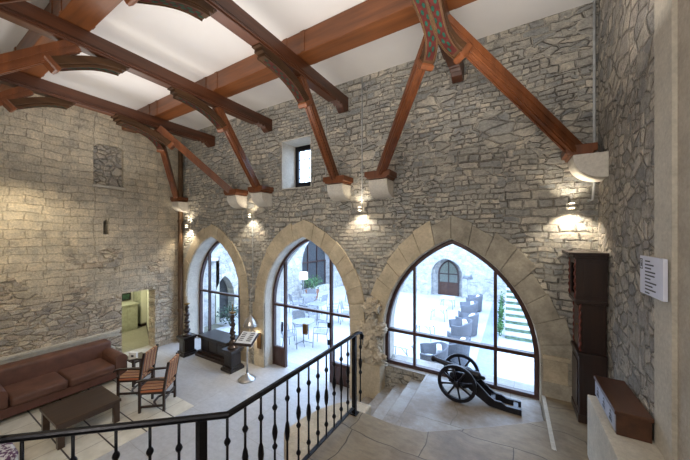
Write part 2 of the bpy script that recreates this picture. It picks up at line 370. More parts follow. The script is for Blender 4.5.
# ------------------------------------------------------------------ dimensions
XL, XR, YB, YF, ZC = -9.5, 1.05, 5.25, -.4, 6.83
def arch(x0, x1, zb, zs, za, n=12):
    c = (x0+x1)/2; w = (x1-x0)/2; h = za-zs; R = (h*h+w*w)/(2*w); th = math.asin(min(1, h/R))
    L = [(x0+R-R*math.cos(th*i/n), zs+R*math.sin(th*i/n)) for i in range(n+1)]
    L[-1] = (c, za)
    Rr = [(2*c-a, b) for a, b in reversed(L[:-1])]
    return [(x0, zb)]+L+Rr+[(x1, zb)]
def arch_z(x0, x1, zs, za, x):
    c = (x0+x1)/2; w = (x1-x0)/2; h = za-zs; R = (h*h+w*w)/(2*w); q = (x-x0) if x < c else (x1-x)
    return zs+math.sqrt(max(0, R*R-(R-q)**2))
W1 = (-9.2, -6.53, 0, 1.7, 3.46); W2 = (-5.61, -3.0, 0, 1.7, 3.46); W3 = (-2.24, .385, .9, 1.50, 3.44)
SLIT = [(-4.98, 4.64), (-4.98, 5.86), (-4.06, 5.86), (-4.06, 4.64)]

# walls
m = MB(); outer = [(XL-.4, -.3), (XR+.4, -.3), (XR+.4, ZC+.2), (XL-.4, ZC+.2)]
hole = lambda W: arch(W[0], W[1], W[2]-.02, W[3], W[4])
m.prism([outer, hole(W1), hole(W2), hole(W3), SLIT], XZ, YB, YB+.6)
struct(m.build('wall_back', 'rubble_back'))
DW = [(3.58, -.02), (3.58, 1.84), (4.44, 1.84), (4.44, -.02)]
NICHE = [(2.95, 4.85), (2.95, 5.84), (3.06, 5.95), (3.5, 5.98), (3.62, 5.9), (3.62, 4.85)]
m = MB(); m.prism([[(YF-.2, -.3), (YB, -.3), (YB, ZC+.2), (YF-.2, ZC+.2)], DW, NICHE, [(3.16, 3.52), (3.16, 3.86), (3.22, 3.93), (3.27, 3.86), (3.27, 3.52)]], YZ, XL, XL-.4)
struct(m.build('wall_left', 'rubble_left'))
m = MB(); m.box(XR, XR+.4, 3.39, YB, -.3, ZC+.2); struct(m.build('wall_right', 'rubble_right'))
m = MB(); m.box(XR-.01, XR+.4, 3.09, 3.39, -.3, ZC+.2); struct(m.build('wall_right_pier', 'ledge'))
m = MB(); m.box(XR+.02, XR+.4, YF-.2, 3.09, -.3, ZC+.2); struct(m.build('wall_right_plain', 'pier_plain'))  # less lit stretch of wall, its shade put into a darker stone colour
m = MB(); m.box(XL-.4, XR+.4, YF-.3, YF, -.3, ZC+.2); struct(m.build('wall_front', 'rubble_back'))
m = MB(); m.box(XL-.4, XR+.4, YF-.3, YB+.6, ZC, ZC+.2); struct(m.build('ceiling', 'ceiling'))
m = MB(); m.box(XL-.4, XR+.4, YF-.3, YB+.6, -.3, 0); struct(m.build('floor', 'floor'))
m = MB(); m.box(-8.9, -5.58, .0, 3.34, 0.0, .008); struct(m.build('floor_tiled_area', 'tiles'), 'pale tiled floor inset with dark joint lines')
# blocked window in left wall + slit back + ledge
m = MB(); m.prism([NICHE], YZ, XL-.12, XL-.3); struct(m.build('wall_left_blocked_window', 'rubble_right'))
m = MB(); m.box(XL-.3, XL-.38, 3.12, 3.3, 3.5, 3.95); struct(m.build('wall_left_slit_back', 'dark_gap'))
m = MB(); m.box(XL, XL+.035, 2.92, 3.66, 4.78, 4.85, .01); struct(m.build('trim_1', 'ledge'))
m = MB(); m.box(XL, XL+.09, YF, 3.5, .78, .86, .02); m.box(XL, XL+.05, YF, 3.5, .70, .77, .01); struct(m.build('trim_2', 'ledge'), 'stone string ledge along the wall behind the sofa')

# landing, slab and steps
land = [(-4.6, YF), (XR, YF), (XR, YB), (.388, YB), (.388, 4.545), (-.2, 4.06), (-.62, 3.74), (-.95, 3.5), (-1.32, 3.44), (-1.98, 3.46), (-1.98, 1.32), (-3.05, .38)]
m = MB(); m.prism([land], XY, 0, 1.05); struct(m.build('floor_landing', 'landing', bev=.012))
slab = [(-1.38, 3.46), (-.95, 3.52), (-.62, 3.76), (-.2, 4.08), (.385, 4.53), (.385, YB+.0), (-1.38, YB+.0)]
m = MB(); m.prism([slab], XY, 0, .9); m.box(-2.14, .385, YB, YB+.6, .86, .9); struct(m.build('floor_cannon_slab', 'slab', bev=.015))
m = MB(); m.box(.39, .435, 3.95, YB-.01, 1.05, 1.056); struct(m.build('trim_3', 'ledge'))
for i in range(5):
    x1 = -1.38-.28*i; m = MB(); y0 = 3.47 if i < 2 else 4.25
    m.box(x1-.28, x1, y0, YB, 0, .75-.15*i, .012); struct(m.build('floor_step', 'slab'))
blk = [(-2.81, 3.0), (-2.76, 3.4), (-2.67, 3.69), (-2.5, 3.98), (-2.29, 4.17), (-1.99, 4.2), (-1.99, 2.2)]
m = MB(); m.prism([blk], XY, 0, .7); struct(m.build('floor_stair_parapet', 'pilaster', bev=.03))
m = MB(); m.box(.72, XR, -.4, 4.06, 1.05, 1.73, .012); struct(m.build('wall_ledge', 'ledge'), 'stone ledge along the right wall')
m = MB(); m.box(.40, .72, YB-.03, YB, 1.05, 1.62, .02); m.box(.40, .74, YB-.06, YB, 1.62, 1.68, .01); struct(m.build('trim_4', 'pilaster'))

# voussoirs
def voussoirs(W, th, idx, mats, proj=.03, jamb=True, zj0=0):
    x0, x1, zb, zs, za = W; c = (x0+x1)/2
    inn = arch(x0, x1, zb, zs, za, 8); oa = za+th*1.15
    out = arch(x0-th, x1+th, zb, zs, oa, 8)
    m = MB(); n = len(inn)
    for i in range(1, n-2):
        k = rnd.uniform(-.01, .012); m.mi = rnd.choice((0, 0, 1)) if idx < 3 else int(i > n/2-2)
        a, b, cc, d = Vector(inn[i]), Vector(inn[i+1]), Vector(out[i+1]), Vector(out[i])
        f = rnd.uniform(-.03, .05) if idx < 3 else rnd.uniform(-.09, .09); cc = cc+(cc-b).normalized()*f; d = d+(d-a).normalized()*f
        e = .004; ab = (b-a).normalized()*e; dc = (cc-d).normalized()*e
        q = [a+ab*.6, b-ab*.6, cc-dc, d+dc]
        m.prism([[(p.x, p.y) for p in q]], XZ, YB-proj-k, YB+.02)
    if jamb:
        for side in (0, 1):
            z = max(zb, zj0)
            while z < zs-.05:
                h = min(rnd.uniform(.24, .36), zs-z); 
                if zs-z-h < .12: h = zs-z
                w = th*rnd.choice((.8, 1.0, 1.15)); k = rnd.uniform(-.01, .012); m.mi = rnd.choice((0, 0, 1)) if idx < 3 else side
                if side: m.box(x1, x1+w, YB-proj-k, YB+.02, z+.003, z+h-.003)
                else: m.box(x0-min(w, .28 if idx == 1 else 9), x0, YB-proj-k, YB+.02, z+.003, z+h-.003)
                z += h
    return struct(m.build('trim_arch_%d' % idx, mats, bev=.008))
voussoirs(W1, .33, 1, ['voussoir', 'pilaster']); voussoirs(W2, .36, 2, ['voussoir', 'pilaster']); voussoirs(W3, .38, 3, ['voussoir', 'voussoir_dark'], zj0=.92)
# lining of the arch reveals (cut stone)
def lining(W, idx, y0=YB+.02, y1=YB+.6):
    o = arch(*W, n=16); i_ = arch(W[0]+.012, W[1]-.012, W[2], W[3], W[4]-.014, 16); m = MB()
    A = [m.bm.verts.new((a, y0, b)) for a, b in o]; B = [m.bm.verts.new((a, y0, b)) for a, b in i_]
    C_ = [m.bm.verts.new((a, y1, b)) for a, b in i_]; D = [m.bm.verts.new((a, y1, b)) for a, b in o]
    for k in range(len(o)-1):
        m._f([A[k], A[k+1], B[k+1], B[k]]); m._f([B[k], B[k+1], C_[k+1], C_[k]]); m._f([C_[k], C_[k+1], D[k+1], D[k]])
    struct(m.build('trim_reveal_%d' % idx, 'reveal'))
for i, W in enumerate((W1, W2, W3)): lining(W, i+1)
m = MB()
for a in ((-4.98, -4.97, 4.64, 5.86), (-4.07, -4.06, 4.64, 5.86)): m.box(a[0], a[1], YB-.005, YB+.59, a[2], a[3])
m.prism([[(YB-.005, 4.64), (YB+.59, 4.64), (YB+.59, 4.77), (YB-.005, 4.655)]], YZ, -4.97, -4.07); m.box(-4.97, -4.07, YB-.005, YB+.59, 5.84, 5.86)
struct(m.build('trim_reveal_slit', 'reveal'))

# arched windows
def arched_window(name, W, y, fw, mulls, ztrans, extra=None, bottom=True):
    x0, x1, zb, zs, za = W; x0 += .015; x1 -= .015; za -= .018; e = sempty(name)
    o = arch(x0, x1, zb, zs, za, 14); i_ = arch(x0+fw, x1-fw, zb, zs, za-fw*1.25, 14); m = MB()
    V = {}
    for k, (lp, yy) in enumerate(((o, y), (i_, y), (i_, y+.09), (o, y+.09))): V[k] = [m.bm.verts.new((a, yy, b)) for a, b in lp]
    for k in range(len(o)-1):
        for q in range(4): m._f([V[q][k], V[q][k+1], V[(q+1) % 4][k+1], V[(q+1) % 4][k]])
    for k in (0, len(o)-1): m._f([V[q][k] for q in range(4)])
    if bottom: m.box(x0+fw, x1-fw, y, y+.09, zb, zb+fw)
    m.build('frame', 'frame', e)
    for mx, mw in mulls:
        m = MB(); m.box(mx-mw/2, mx+mw/2, y+.005, y+.085, zb+(fw if bottom else 0), arch_z(x0+fw, x1-fw, zs, za-fw*1.25, mx)+.01); m.build('mullion', 'frame', e)
    m = MB(); m.box(x0+fw*.8, x1-fw*.8, y-.004, y+.094, ztrans-.03, ztrans+.03); m.build('transom', 'frame', e)
    m = MB(); m.prism([arch(x0+fw*.6, x1-fw*.6, zb+.01, zs, za-fw*.8, 14)], XZ, y+.04, y+.05); m.build('pane', 'glass', e)
    return e
w1 = arched_window('window_1', W1, YB+.42, .07, [(-8.66, .05), (-7.15, .05)], 1.62)
w2 = arched_window('window_2', W2, YB+.28, .06, [(-5.16, .06), (-3.70, .06)], 1.63, bottom=False)
w3 = arched_window('window_3', W3, YB+.10, .065, [(-1.63, .045), (-.24, .05)], 1.58)
for x0, x1 in ((-5.53, -5.19), (-3.67, -3.08)):
    m = MB(); m.box(x0, x1, YB+.285, YB+.365, .0, .50, .006); m.box(x0+.05, x1-.05, YB+.272, YB+.285, .08, .42, .004); m.build('kick_panel', 'frame', w2)
m = MB(); m.box(-4.50, -4.37, YB+.22, YB+.28, 1.02, 1.28, .01); m.box(-4.46, -4.41, YB+.28, YB+.33, 1.08, 1.22); m.build('handle', 'bronze', w2)
m = MB()
for z in (.95, 1.36): m.box(-3.77, -3.71, YB+.25, YB+.28, z-.06, z+.06)
m.box(-5.24, -5.20, YB+.25, YB+.28, .95, 1.2); m.build('hinge', 'iron', w2)
# slit window
e = sempty('window_4'); y = YB+.5
m = MB(); m.prism([[(-4.97, 4.76), (-4.07, 4.76), (-4.07, 5.84), (-4.97, 5.84)], [(-4.87, 4.88), (-4.87, 5.72), (-4.17, 5.72), (-4.17, 4.88)]], XZ, y, y+.07); m.build('frame', 'iron', e)
for x in (-4.70, -4.52, -4.34):
    m = MB(); m.box(x-.008, x+.008, y+.02, y+.04, 4.88, 5.72); m.build('glazing_bar', 'iron', e)
for z in (5.0, 5.24, 5.48):
    m = MB(); m.box(-4.87, -4.17, y+.02, y+.04, z-.006, z+.006); m.build('glazing_bar', 'iron', e)
m = MB(); m.box(-4.87, -4.17, y+.045, y+.05, 4.88, 5.72); m.build('pane', 'glass', e)

# pilaster with carved capital between window 2 and 3
m = MB(); m.box(-2.66, -2.19, 4.98, YB, 0, .95, .02); m.box(-2.70, -2.15, 4.95, YB, 0, .12, .02); struct(m.build('wall_pilaster', 'pilaster'))
def rough_blob(m, c, r, seed, sub=3, amp=.3):
    rr = random.Random(seed); t = bmesh.new(); bmesh.ops.create_icosphere(t, subdivisions=sub, radius=1)
    from mathutils import noise
    for v in t.verts:
        k = 1+amp*noise.noise(v.co*2.3+Vector((seed*3.1, 0, 0)))+amp*.5*noise.noise(v.co*6+Vector((0, seed, 0)))+amp*.25*noise.noise(v.co*14)
        v.co = Vector((c[0]+v.co.x*r[0]*k, c[1]+v.co.y*r[1]*k, c[2]+v.co.z*r[2]*k))
    m._merge(t, True)
m = MB()
for q, (dx, dz, rx, rz_) in enumerate([(0, .98, .24, .06), (-.13, 1.1, .12, .12), (.13, 1.08, .12, .14), (0, 1.12, .12, .17), (0, 1.3, .13, .16), (-.07, 1.36, .07, .12), (.1, 1.32, .07, .1), (-.17, 1.55, .11, .10), (.17, 1.58, .12, .10), (0, 1.56, .14, .15), (-.2, 1.66, .08, .06), (.21, 1.68, .08, .07), (0, 1.72, .1, .1), (0, 1.84, .075, .1), (0, 1.97, .12, .07), (-.1, 2.05, .08, .07), (.1, 2.05, .08, .08), (0, 2.1, .09, .08), (-.06, 2.17, .05, .05), (.07, 2.16, .05, .05)]):
    rough_blob(m, (-2.42+dx, 5.12, dz), (rx, .12, rz_), q+1, 4, .8)
tag(m.build('carved_corbel', 'carved'), 'weathered carved stone figure above pilaster between the middle and right windows', 'sculpture')

# ------------------------------------------------------------------ roof timbers
TX = [-7.75, -5.38, -3.12, -.80]
TNAMES = ['farthest from the cannon window, by the left wall', 'second from the left wall', 'third from the left wall, left of centre', 'passing above the right hand pair of braces']
ZT0, ZT1 = 6.20, 6.47
def groove(w, h):   # moulded rectangular section
    a, b = w/2, h/2; c = .018
    return [(-a+c, -b), (-a*.35, -b), (-a*.35, -b+c), (a*.35, -b+c), (a*.35, -b), (a-c, -b), (a-c, -b+c), (a, -b+c), (a, -b*.25), (a-c*.7, -b*.25), (a-c*.7, b*.1), (a, b*.1), (a, b), (-a, b), (-a, b*.1), (-a+c*.7, b*.1), (-a+c*.7, -b*.25), (-a, -b*.25), (-a, -b+c), (-a+c, -b+c)]
for i, x in enumerate(TX):
    m = MB(); w = .088
    # profile in YZ with carved end towards the back wall
    e = YB-.02
    pr = [(YF+.01, ZT0), (YF+.01, ZT1), (e, ZT1), (e, ZT0-.02), (e-.12, ZT0-.09), (e-.22, ZT0-.02), (e-.26, ZT0+.04), (e-.32, ZT0-.01), (e-.36, ZT0+.05), (e-.42, ZT0+.01), (e-.45, ZT0+.06), (e-.5, ZT0)]
    m.prism([pr], YZ, x-w, x+w)
    o = m.build('tie_beam', 'wood_y', bev=.012)
    tag(o, 'reddish brown ceiling tie beam ' + TNAMES[i], 'beam', 'ceiling tie beams')
    t = MB()
    for sx in (-1, 1): t.box(x+sx*(w-.0), x+sx*(w+.022), YF+.01, 4.55, ZT0+.03, ZT0+.055, .004); t.box(x+sx*w, x+sx*(w+.014), YF+.01, 4.55, ZT0+.07, ZT0+.085, .004)
    t.build('moulding', 'wood_y', o)
for (y0, y1, lab) in ((3.56, 3.91, 'massive reddish brown longitudinal roof beam nearest the window wall'), (1.27, 1.61, 'massive dark brown longitudinal roof beam at upper left, away from the window wall')):
    m = MB(); m.box(XL+.02, XR-.02, y0, y1, ZT1+.002, ZC-.005, .012); o = m.build('roof_beam', 'wood_x'); tag(o, lab, 'beam', 'longitudinal roof beams')
    m = MB()
    for x in TX:
        for s in (-1, 1): m.box(x+s*.19-.04, x+s*.19+.05, y0-.012, y1+.012, ZT1+.01, ZC-.01, .004)
    m.build('clasp', 'wood_x', o)
# wall pipes etc later. braces with brackets
ZK = 4.56  # corbel tops
def corbel(x, y, label, front=False, rz=0, s=.19):
    # quarter round stone corbel; wall on +y side (rz=0)
    m = MB(); pr = [(0, 0), (0, -.32)]
    for k in range(9):
        a = PI/2*k/8; pr.append((-.03-.32*math.sin(a), -.32+.28*(1-math.cos(a))))
    pr += [(-.35, 0)]
    m.prism([pr], YZ, -s, s)
    o = m.build('corbel', 'corbel', bev=.01, loc=(x, y, ZK), rot=(0, 0, rz)); return tag(o, label, 'corbel', 'stone corbels under the braces')
def brace(node, foot, tie_start, label, painted=True, side=1):
    """node: top point, foot: on corbel, tie_start: inner end of bracket on tie"""
    node = Vector(node); foot = Vector(foot)
    r = thing('brace', label, 'timber brace', tuple(foot), 0, 'timber roof braces'); L = lambda p: Vector(p)-foot
    d = (node-foot).normalized(); sd = d.cross(Vector((0, 0, 1))).normalized()
    m = MB(); m.sweep([L(foot+d*.08), L(node+d*.04)], groove(.135, .175)); m.build('strut', 'wood_b', r)
    # bracket
    up = sd.cross(d).normalized()
    inn = -up if up.z > 0 else up
    a3 = foot+(node-foot)*(.85 if abs(tie_start[0]-TX[3]) < .1 else .82)+inn*.12; a2 = foot+(node-foot)*1.0+inn*.20
    t0 = Vector(tie_start); t1 = t0+(Vector((node.x, node.y, t0.z))-t0)*.5+Vector((0, 0, -.02))
    pts = bez(t0, t1, a2, a3, 14)
    m = MB(); w = .078; h = .075
    prof = [(-w, -h), (-w*.8, -h), (-w*.8, -h+.012), (w*.8, -h+.012), (w*.8, -h), (w, -h), (w, -h+.03), (w-.012, -h+.045), (w, -h+.06), (w, h), (-w, h), (-w, -h+.06), (-w+.012, -h+.045), (-w, -h+.03)]
    m.sweep([L(p) for p in pts], prof, smooth=False)
    # scalloped end at the tie, and collar at the brace
    p0 = L(pts[0]); dd = (pts[1]-pts[0]).normalized(); s0 = dd.cross(Vector((0, 0, 1))).normalized()
    for k, q in ((0, .05), (1, .025)):
        c = p0-dd*(.03+.05*k); m.sweep([c-dd*.025, c+dd*.03], [(-w, -h*.2+k*.05), (w, -h*.2+k*.05), (w, h), (-w, h)])
    o = m.build('bracket', 'wood_carved', r)
    # painted decoration on the soffit
    m = MB(); S_ = []
    for j in range(len(pts)):
        t_ = (pts[min(j+1, 14)]-pts[max(j-1, 0)]).normalized(); s_ = t_.cross(Vector((0, 0, 1))).normalized(); n_ = s_.cross(t_)
        if n_.z < 0: n_ = -n_; s_ = -s_
        S_.append((L(pts[j]), t_, s_, n_))
    def q(j, lat, off): p, t_, s_, n_ = S_[j]; return m.bm.verts.new(p+s_*lat-n_*(h-.012+off))
    m.mi = 0
    for j in range(1, 13):
        m._f([q(j, -.054, .002), q(j, .054, .002), q(j+1, .054, .002), q(j+1, -.054, .002)])
        m.mi = 2
        for s1 in (-1, 1): m._f([q(j, s1*.054, .004), q(j, s1*.062, .004), q(j+1, s1*.062, .004), q(j+1, s1*.054, .004)])
        m.mi = 0
    for j in range(1, 13):
        p, t_, s_, n_ = S_[j]; c = p+s_*(.02 if j % 2 else -.02)-n_*(h-.012+.006)
        m.mi = 1; nn = 8
        m._f([m.bm.verts.new(c+t_*.038*math.cos(2*PI*k/nn)+s_*.017*math.sin(2*PI*k/nn)) for k in range(nn)])
    m.build('painted_panel', ['paint_red', 'paint_green', 'paint_gold'], o)
    m = MB(); c = L(a3); dn = -d
    m.sweep([c+dn*.07, c+dn*.05, c+dn*.0, c-dn*.02], [(-.09, -.095), (.09, -.095), (.09, .09), (-.09, .09)], scales=[.85, 1, 1, .85])
    m.build('collar', 'wood_b', r)
    return r
def pad(rt, foot, wall_y, w=.3, sy=1):
    m = MB(); y0, y1 = sorted((wall_y-foot[1], -.13*sy))
    pr = [(-w, .0), (-w, .10), (w, .10), (w, .0), (w-.04, -.01), (w-.05, -.04), (w-.1, -.05), (-w+.1, -.05), (-w+.05, -.04), (-w+.04, -.01)]
    m.prism([[(a, b+.01) for a, b in pr]], XZ, y0, y1); m.build('base_block', 'wood_b', rt, bev=.008)
NY = 3.72; zf = ZK+.05; FY = 4.98
specs = [  # node x, foot x, label
    (0, -9.27, 'orange brown brace in the left corner beside the downpipe'),
    (0, -6.48, 'slender brown brace slanting right to the left one of two close corbels'),
    (1, -5.52, 'moulded brace landing left of the small high window, right one of two close corbels'),
    (2, -3.18, 'moulded brace landing just right of the small high window'),
    (3, -2.20, 'steep brace above the pier between the middle and right windows, rising to the right'),
    (3, .80, 'long brace slanting down to the corner corbel above the tall clock')]
for k, (i, fx, lab) in enumerate(specs):
    off = 0 if k in (2, 3) else (-.07 if fx < TX[i] else .07)
    b = brace((TX[i]+off, NY, ZT0-.02), (fx, FY, zf), (TX[i]+off, 2.86, ZT0-.062), lab)
    pad(b, (fx, FY, zf), YB, w=.17 if k in (0, 5) else .26)
    corbel(*((fx, YB) if k < 5 else (XR, 4.95)), 'pale quarter round stone corbel under the ' + ['left corner brace beside the downpipe', 'slender brace above the left arch', 'moulded brace left of the high window', 'moulded brace right of the high window', 'steep brace above the central pier', 'long brace in the right corner'][k], rz=0 if k < 5 else -PI/2, s=.19 if k < 5 else .21)
for i in (0, 1, 2):
    b = brace((TX[i], 1.44, ZT0-.02), (TX[i], -.12, 4.75), (TX[i], 2.0, ZT0-.062), ['brown brace and curved bracket at upper left, on the far left tie beam', 'brown brace with curved bracket at the upper left edge, on the second tie beam', 'brace with curved bracket at the top edge, left of centre'][i])
    pad(b, (TX[i], -.12, 4.75), YF, sy=-1)

# ------------------------------------------------------------------ pipes, lamps
m = MB(); m.tube([(-9.33, 5.12, 0), (-9.33, 5.12, 4.1), (-9.33, 5.12, ZT1)], .07, 12)
m.lathe(-9.33, 5.12, [(.08, 1.0), (.085, 1.01), (.085, 1.08), (.08, 1.09)], 12); m.lathe(-9.33, 5.12, [(.08, 3.9), (.085, 3.91), (.085, 3.98), (.08, 3.99)], 12)
tag(m.build('downpipe', 'pipe'), 'brown copper downpipe in the far left corner', 'pipe')
m = MB(); m.tube([(1.0, 5.2, ZC-.02), (1.0, 5.2, 4.2), (.98, 5.2, 4.0), (.93, 5.18, 3.98)], .017, 8)
tag(m.build('conduit_pipe', 'conduit'), 'thin grey conduit running down the right corner beside the long brace', 'pipe', 'thin wall conduits')
for x, z0, z1, lab in ((-2.70, 4.06, ZC-.02, 'thin grey conduit between the two central braces'), (-6.02, .98+1.0, 4.0, 'thin grey conduit on the pier between left and middle arches'), (-3.62, 4.5, ZC-.4, 'thin grey conduit right of the small high window')):
    m = MB(); m.tube([(x, YB-.02, z0), (x, YB-.02, z1)], .011, 6); tag(m.build('conduit_pipe', 'conduit'), lab, 'pipe', 'thin wall conduits')
def light(name, kind, loc, energy, color, size=.1, rot=None, target=None, spot=None, blend=.6, sy=None):
    d = bpy.data.lights.new(name, kind); d.energy = energy; d.color = color
    if kind == 'AREA':
        d.size = size
        if sy: d.shape = 'RECTANGLE'; d.size_y = sy
    else: d.shadow_soft_size = size
    if kind == 'SPOT': d.spot_size = math.radians(spot); d.spot_blend = blend
    o = bpy.data.objects.new(name, d); COL.objects.link(o); o.location = loc
    if target: o.rotation_euler = (Vector(target)-Vector(loc)).to_track_quat('-Z', 'Y').to_euler()
    return o
WARM = (1, .86, .66)
def wall_lamp(x, y, z, label, P=22, d=(0, -1)):
    t = thing('wall_lamp', label, 'wall lamp', (x, y, z), 0, 'small wall lamps below the corbels')
    m = MB(); m.box(-.05, .05, -.02, 0, -.05, .05, .005); m.tube([(0, -.02, 0), (0, -.1, 0)], .012, 8); m.build('bracket', 'steel', t)
    m = MB(); m.lathe(0, -.13, [(.03, -.03), (.055, -.02), (.06, .0), (.055, .02), (.03, .03)], 16); m.build('housing', 'steel', t)
    m = MB(); m.lathe(0, -.13, [(.03, .031), (.032, .036), (.01, .04)], 12); m.build('bulb', 'bulb', t)
    m = MB(); m.lathe(0, -.13, [(.01, -.04), (.032, -.036), (.03, -.031)], 12); m.build('bulb', 'bulb', t)
    light('wall_lamp_light', 'SPOT', (x, y-.16, z+.06), P*.7, WARM, .04, target=(x, y+.02, z+1), spot=120)
    light('wall_lamp_light', 'SPOT', (x, y-.16, z-.06), P*2, WARM, .04, target=(x, y+.02, z-1), spot=125)
wall_lamp(-2.70, YB, 4.04, 'small steel wall lamp between the two central corbels', 16)
wall_lamp(-6.02, YB, 4.02, 'small steel wall lamp between the left and middle arches', 16)
wall_lamp(.74, YB, 3.92, 'small steel wall lamp above the tall clock', 20)
wall_lamp(-8.98, YB, 3.78, 'small steel wall lamp beside the downpipe', 24)

# ------------------------------------------------------------------ hall furniture
# sofa along left wall, faces +X
t = thing('sofa', 'long brown leather sofa against the left stone wall', 'sofa', (-8.6, 2.09, 0))
m = MB(); m.box(-.5, .55, -1.05, 1.05, .10, .28, .02); m.build('base', 'leather_dark', t)
m = MB(); m.box(-.56, -.22, -1.02, 1.02, .29, .80, .07); m.build('backrest', 'leather', t)
for s in (-1, 1):
    m = MB(); m.box(-.22, .60, -.80 if s < 0 else .01, -.01 if s < 0 else .80, .285, .45, .05); m.build('seat_cushion', 'leather', t)
    m = MB(); m.box(-.50, .55, s*1.05, s*.82, .285, .50, .03); m.tube([(-.5, s*.94, .52), (.56, s*.94, .52)], .12, 14); m.build('armrest', 'leather', t)
for sx in (-.45, .5):
    for sy in (-1, 1): m = MB(); m.box(sx-.03, sx+.03, sy*.95-.03, sy*.95+.03, 0.008, .10); m.build('foot', 'black_wood', t)
# coffee table
t = thing('coffee_table', 'low dark wooden coffee table in front of the sofa', 'table', (-6.75, 1.93, 0.008))
m = MB(); m.box(-.46, .45, -.44, .44, .37, .42, .008); m.build('tabletop', 'table_wood', t)
m = MB(); m.prism([[(-.42, -.40), (.42, -.40), (.42, .40), (-.42, .40)], [(-.38, -.36), (-.38, .36), (.38, .36), (.38, -.36)]], XY, .30, .37); m.build('apron', 'table_wood', t)
for sx in (-1, 1):
    for sy in (-1, 1): m = MB(); m.box(sx*.435, sx*.345, sy*.42, sy*.33, 0, .37, .006); m.build('leg', 'table_wood', t)
# spanish armchairs (built facing -Y local, then turned)
def armchair():
    t = thing('armchair', 'x', 'chair', (0, 0, 0), 0, 'wooden armchairs with striped upholstery')
    for sx in (-1, 1):
        x = sx*.26
        m = MB(); m.box(x-.022, x+.022, -.27, -.225, .0, .66, .004); m.lathe(x, -.2475, [(.03, .50), (.033, .52), (.03, .54)], 8); m.build('leg', 'dark_wood', t)
        m = MB(); m.sweep([(x, .22, 0), (x, .22, .45), (x, .27, .78), (x, .31, 1.02)], [(-.022, -.022), (.022, -.022), (.022, .022), (-.022, .022)], side=(1, 0, 0)); m.build('leg', 'dark_wood', t)
        m = MB(); pts = [(x, .25, .66), (x, .05, .68), (x, -.18, .675), (x, -.31, .65), (x, -.33, .62)]; m.sweep(pts, [(-.03, -.015), (.03, -.015), (.03, .015), (-.03, .015)], side=(1, 0, 0)); m.build('armrest', 'dark_wood', t)
        m = MB(); m.box(x-.015, x+.015, -.23, .20, .10, .14); m.build('stretcher', 'dark_wood', t)
    m = MB(); pts = [(-.245, 0, .12), (0, -.09, .12), (.245, 0, .12)]; m.sweep([(-.245, .06, .12), (-.1, -.05, .12), (.1, -.05, .12), (.245, .06, .12)], [(-.015, -.02), (.015, -.02), (.015, .02), (-.015, .02)]); m.box(-.238, .238, .205, .235, .22, .26); m.build('stretcher', 'dark_wood', t)
    m = MB(); m.box(-.235, .235, -.26, .2, .36, .40); m.build('seat_frame', 'dark_wood', t)
    m = MB(); m.box(-.27, .27, -.29, .24, .402, .48, .028); m.build('seat', 'stripe', t)
    m = MB(); m.sweep([(0, .235, .55), (0, .262, .78), (0, .302, 1.0)], [(-.235, -.03), (.235, -.03), (.235, .03), (-.235, .03)], side=(1, 0, 0)); m.build('backrest', 'stripe', t, bev=.015)
    return t
CH = armchair()
CH.location = (-6.25, 2.99, .008); CH.rotation_euler = (0, 0, math.radians(-50))
CH['label'] = 'striped wooden armchair nearest the staircase, right one of the pair'
CH.scale = (.94,)*3
dup(CH, (-7.15, 2.98, .008), math.radians(-54), 'striped wooden armchair beside the sofa arm, left one of the pair')
# side table with small white card
t = thing('side_table', 'small dark side table between sofa and armchair', 'table', (-8.05, 3.36, 0))
m = MB(); m.box(-.26, .26, -.2, .2, .41, .45, .006); m.build('tabletop', 'dark_wood', t)
for sx in (-1, 1):
    for sy in (-1, 1): m = MB(); m.box(sx*.24, sx*.20, sy*.18, sy*.14, 0.0, .41); m.build('leg', 'dark_wood', t)
t = thing('card_holder', 'small white card block with dark mark on side table', 'card', (-8.0, 3.25, .45), math.radians(25))
m = MB(); m.box(-.10, .10, -.03, .03, 0, .17, .004); m.build('card', 'white', t)
m = MB(); m.box(-.03, .035, -.034, -.03, .06, .11); m.build('printed_mark', 'print_ink', t)
# floral footstool
t = thing('footstool', 'floral patterned footstool at the lower left corner', 'footstool', (-6.35, .78, .008))
m = MB(); m.box(-.32, .32, -.27, .27, .16, .42, .05); m.build('cushion', 'floral', t)
for sx in (-1, 1):
    for sy in (-1, 1): m = MB(); m.tube([(sx*.26, sy*.21, 0), (sx*.25, sy*.2, .17)], [.02, .03], 8); m.build('leg', 'black_wood', t)
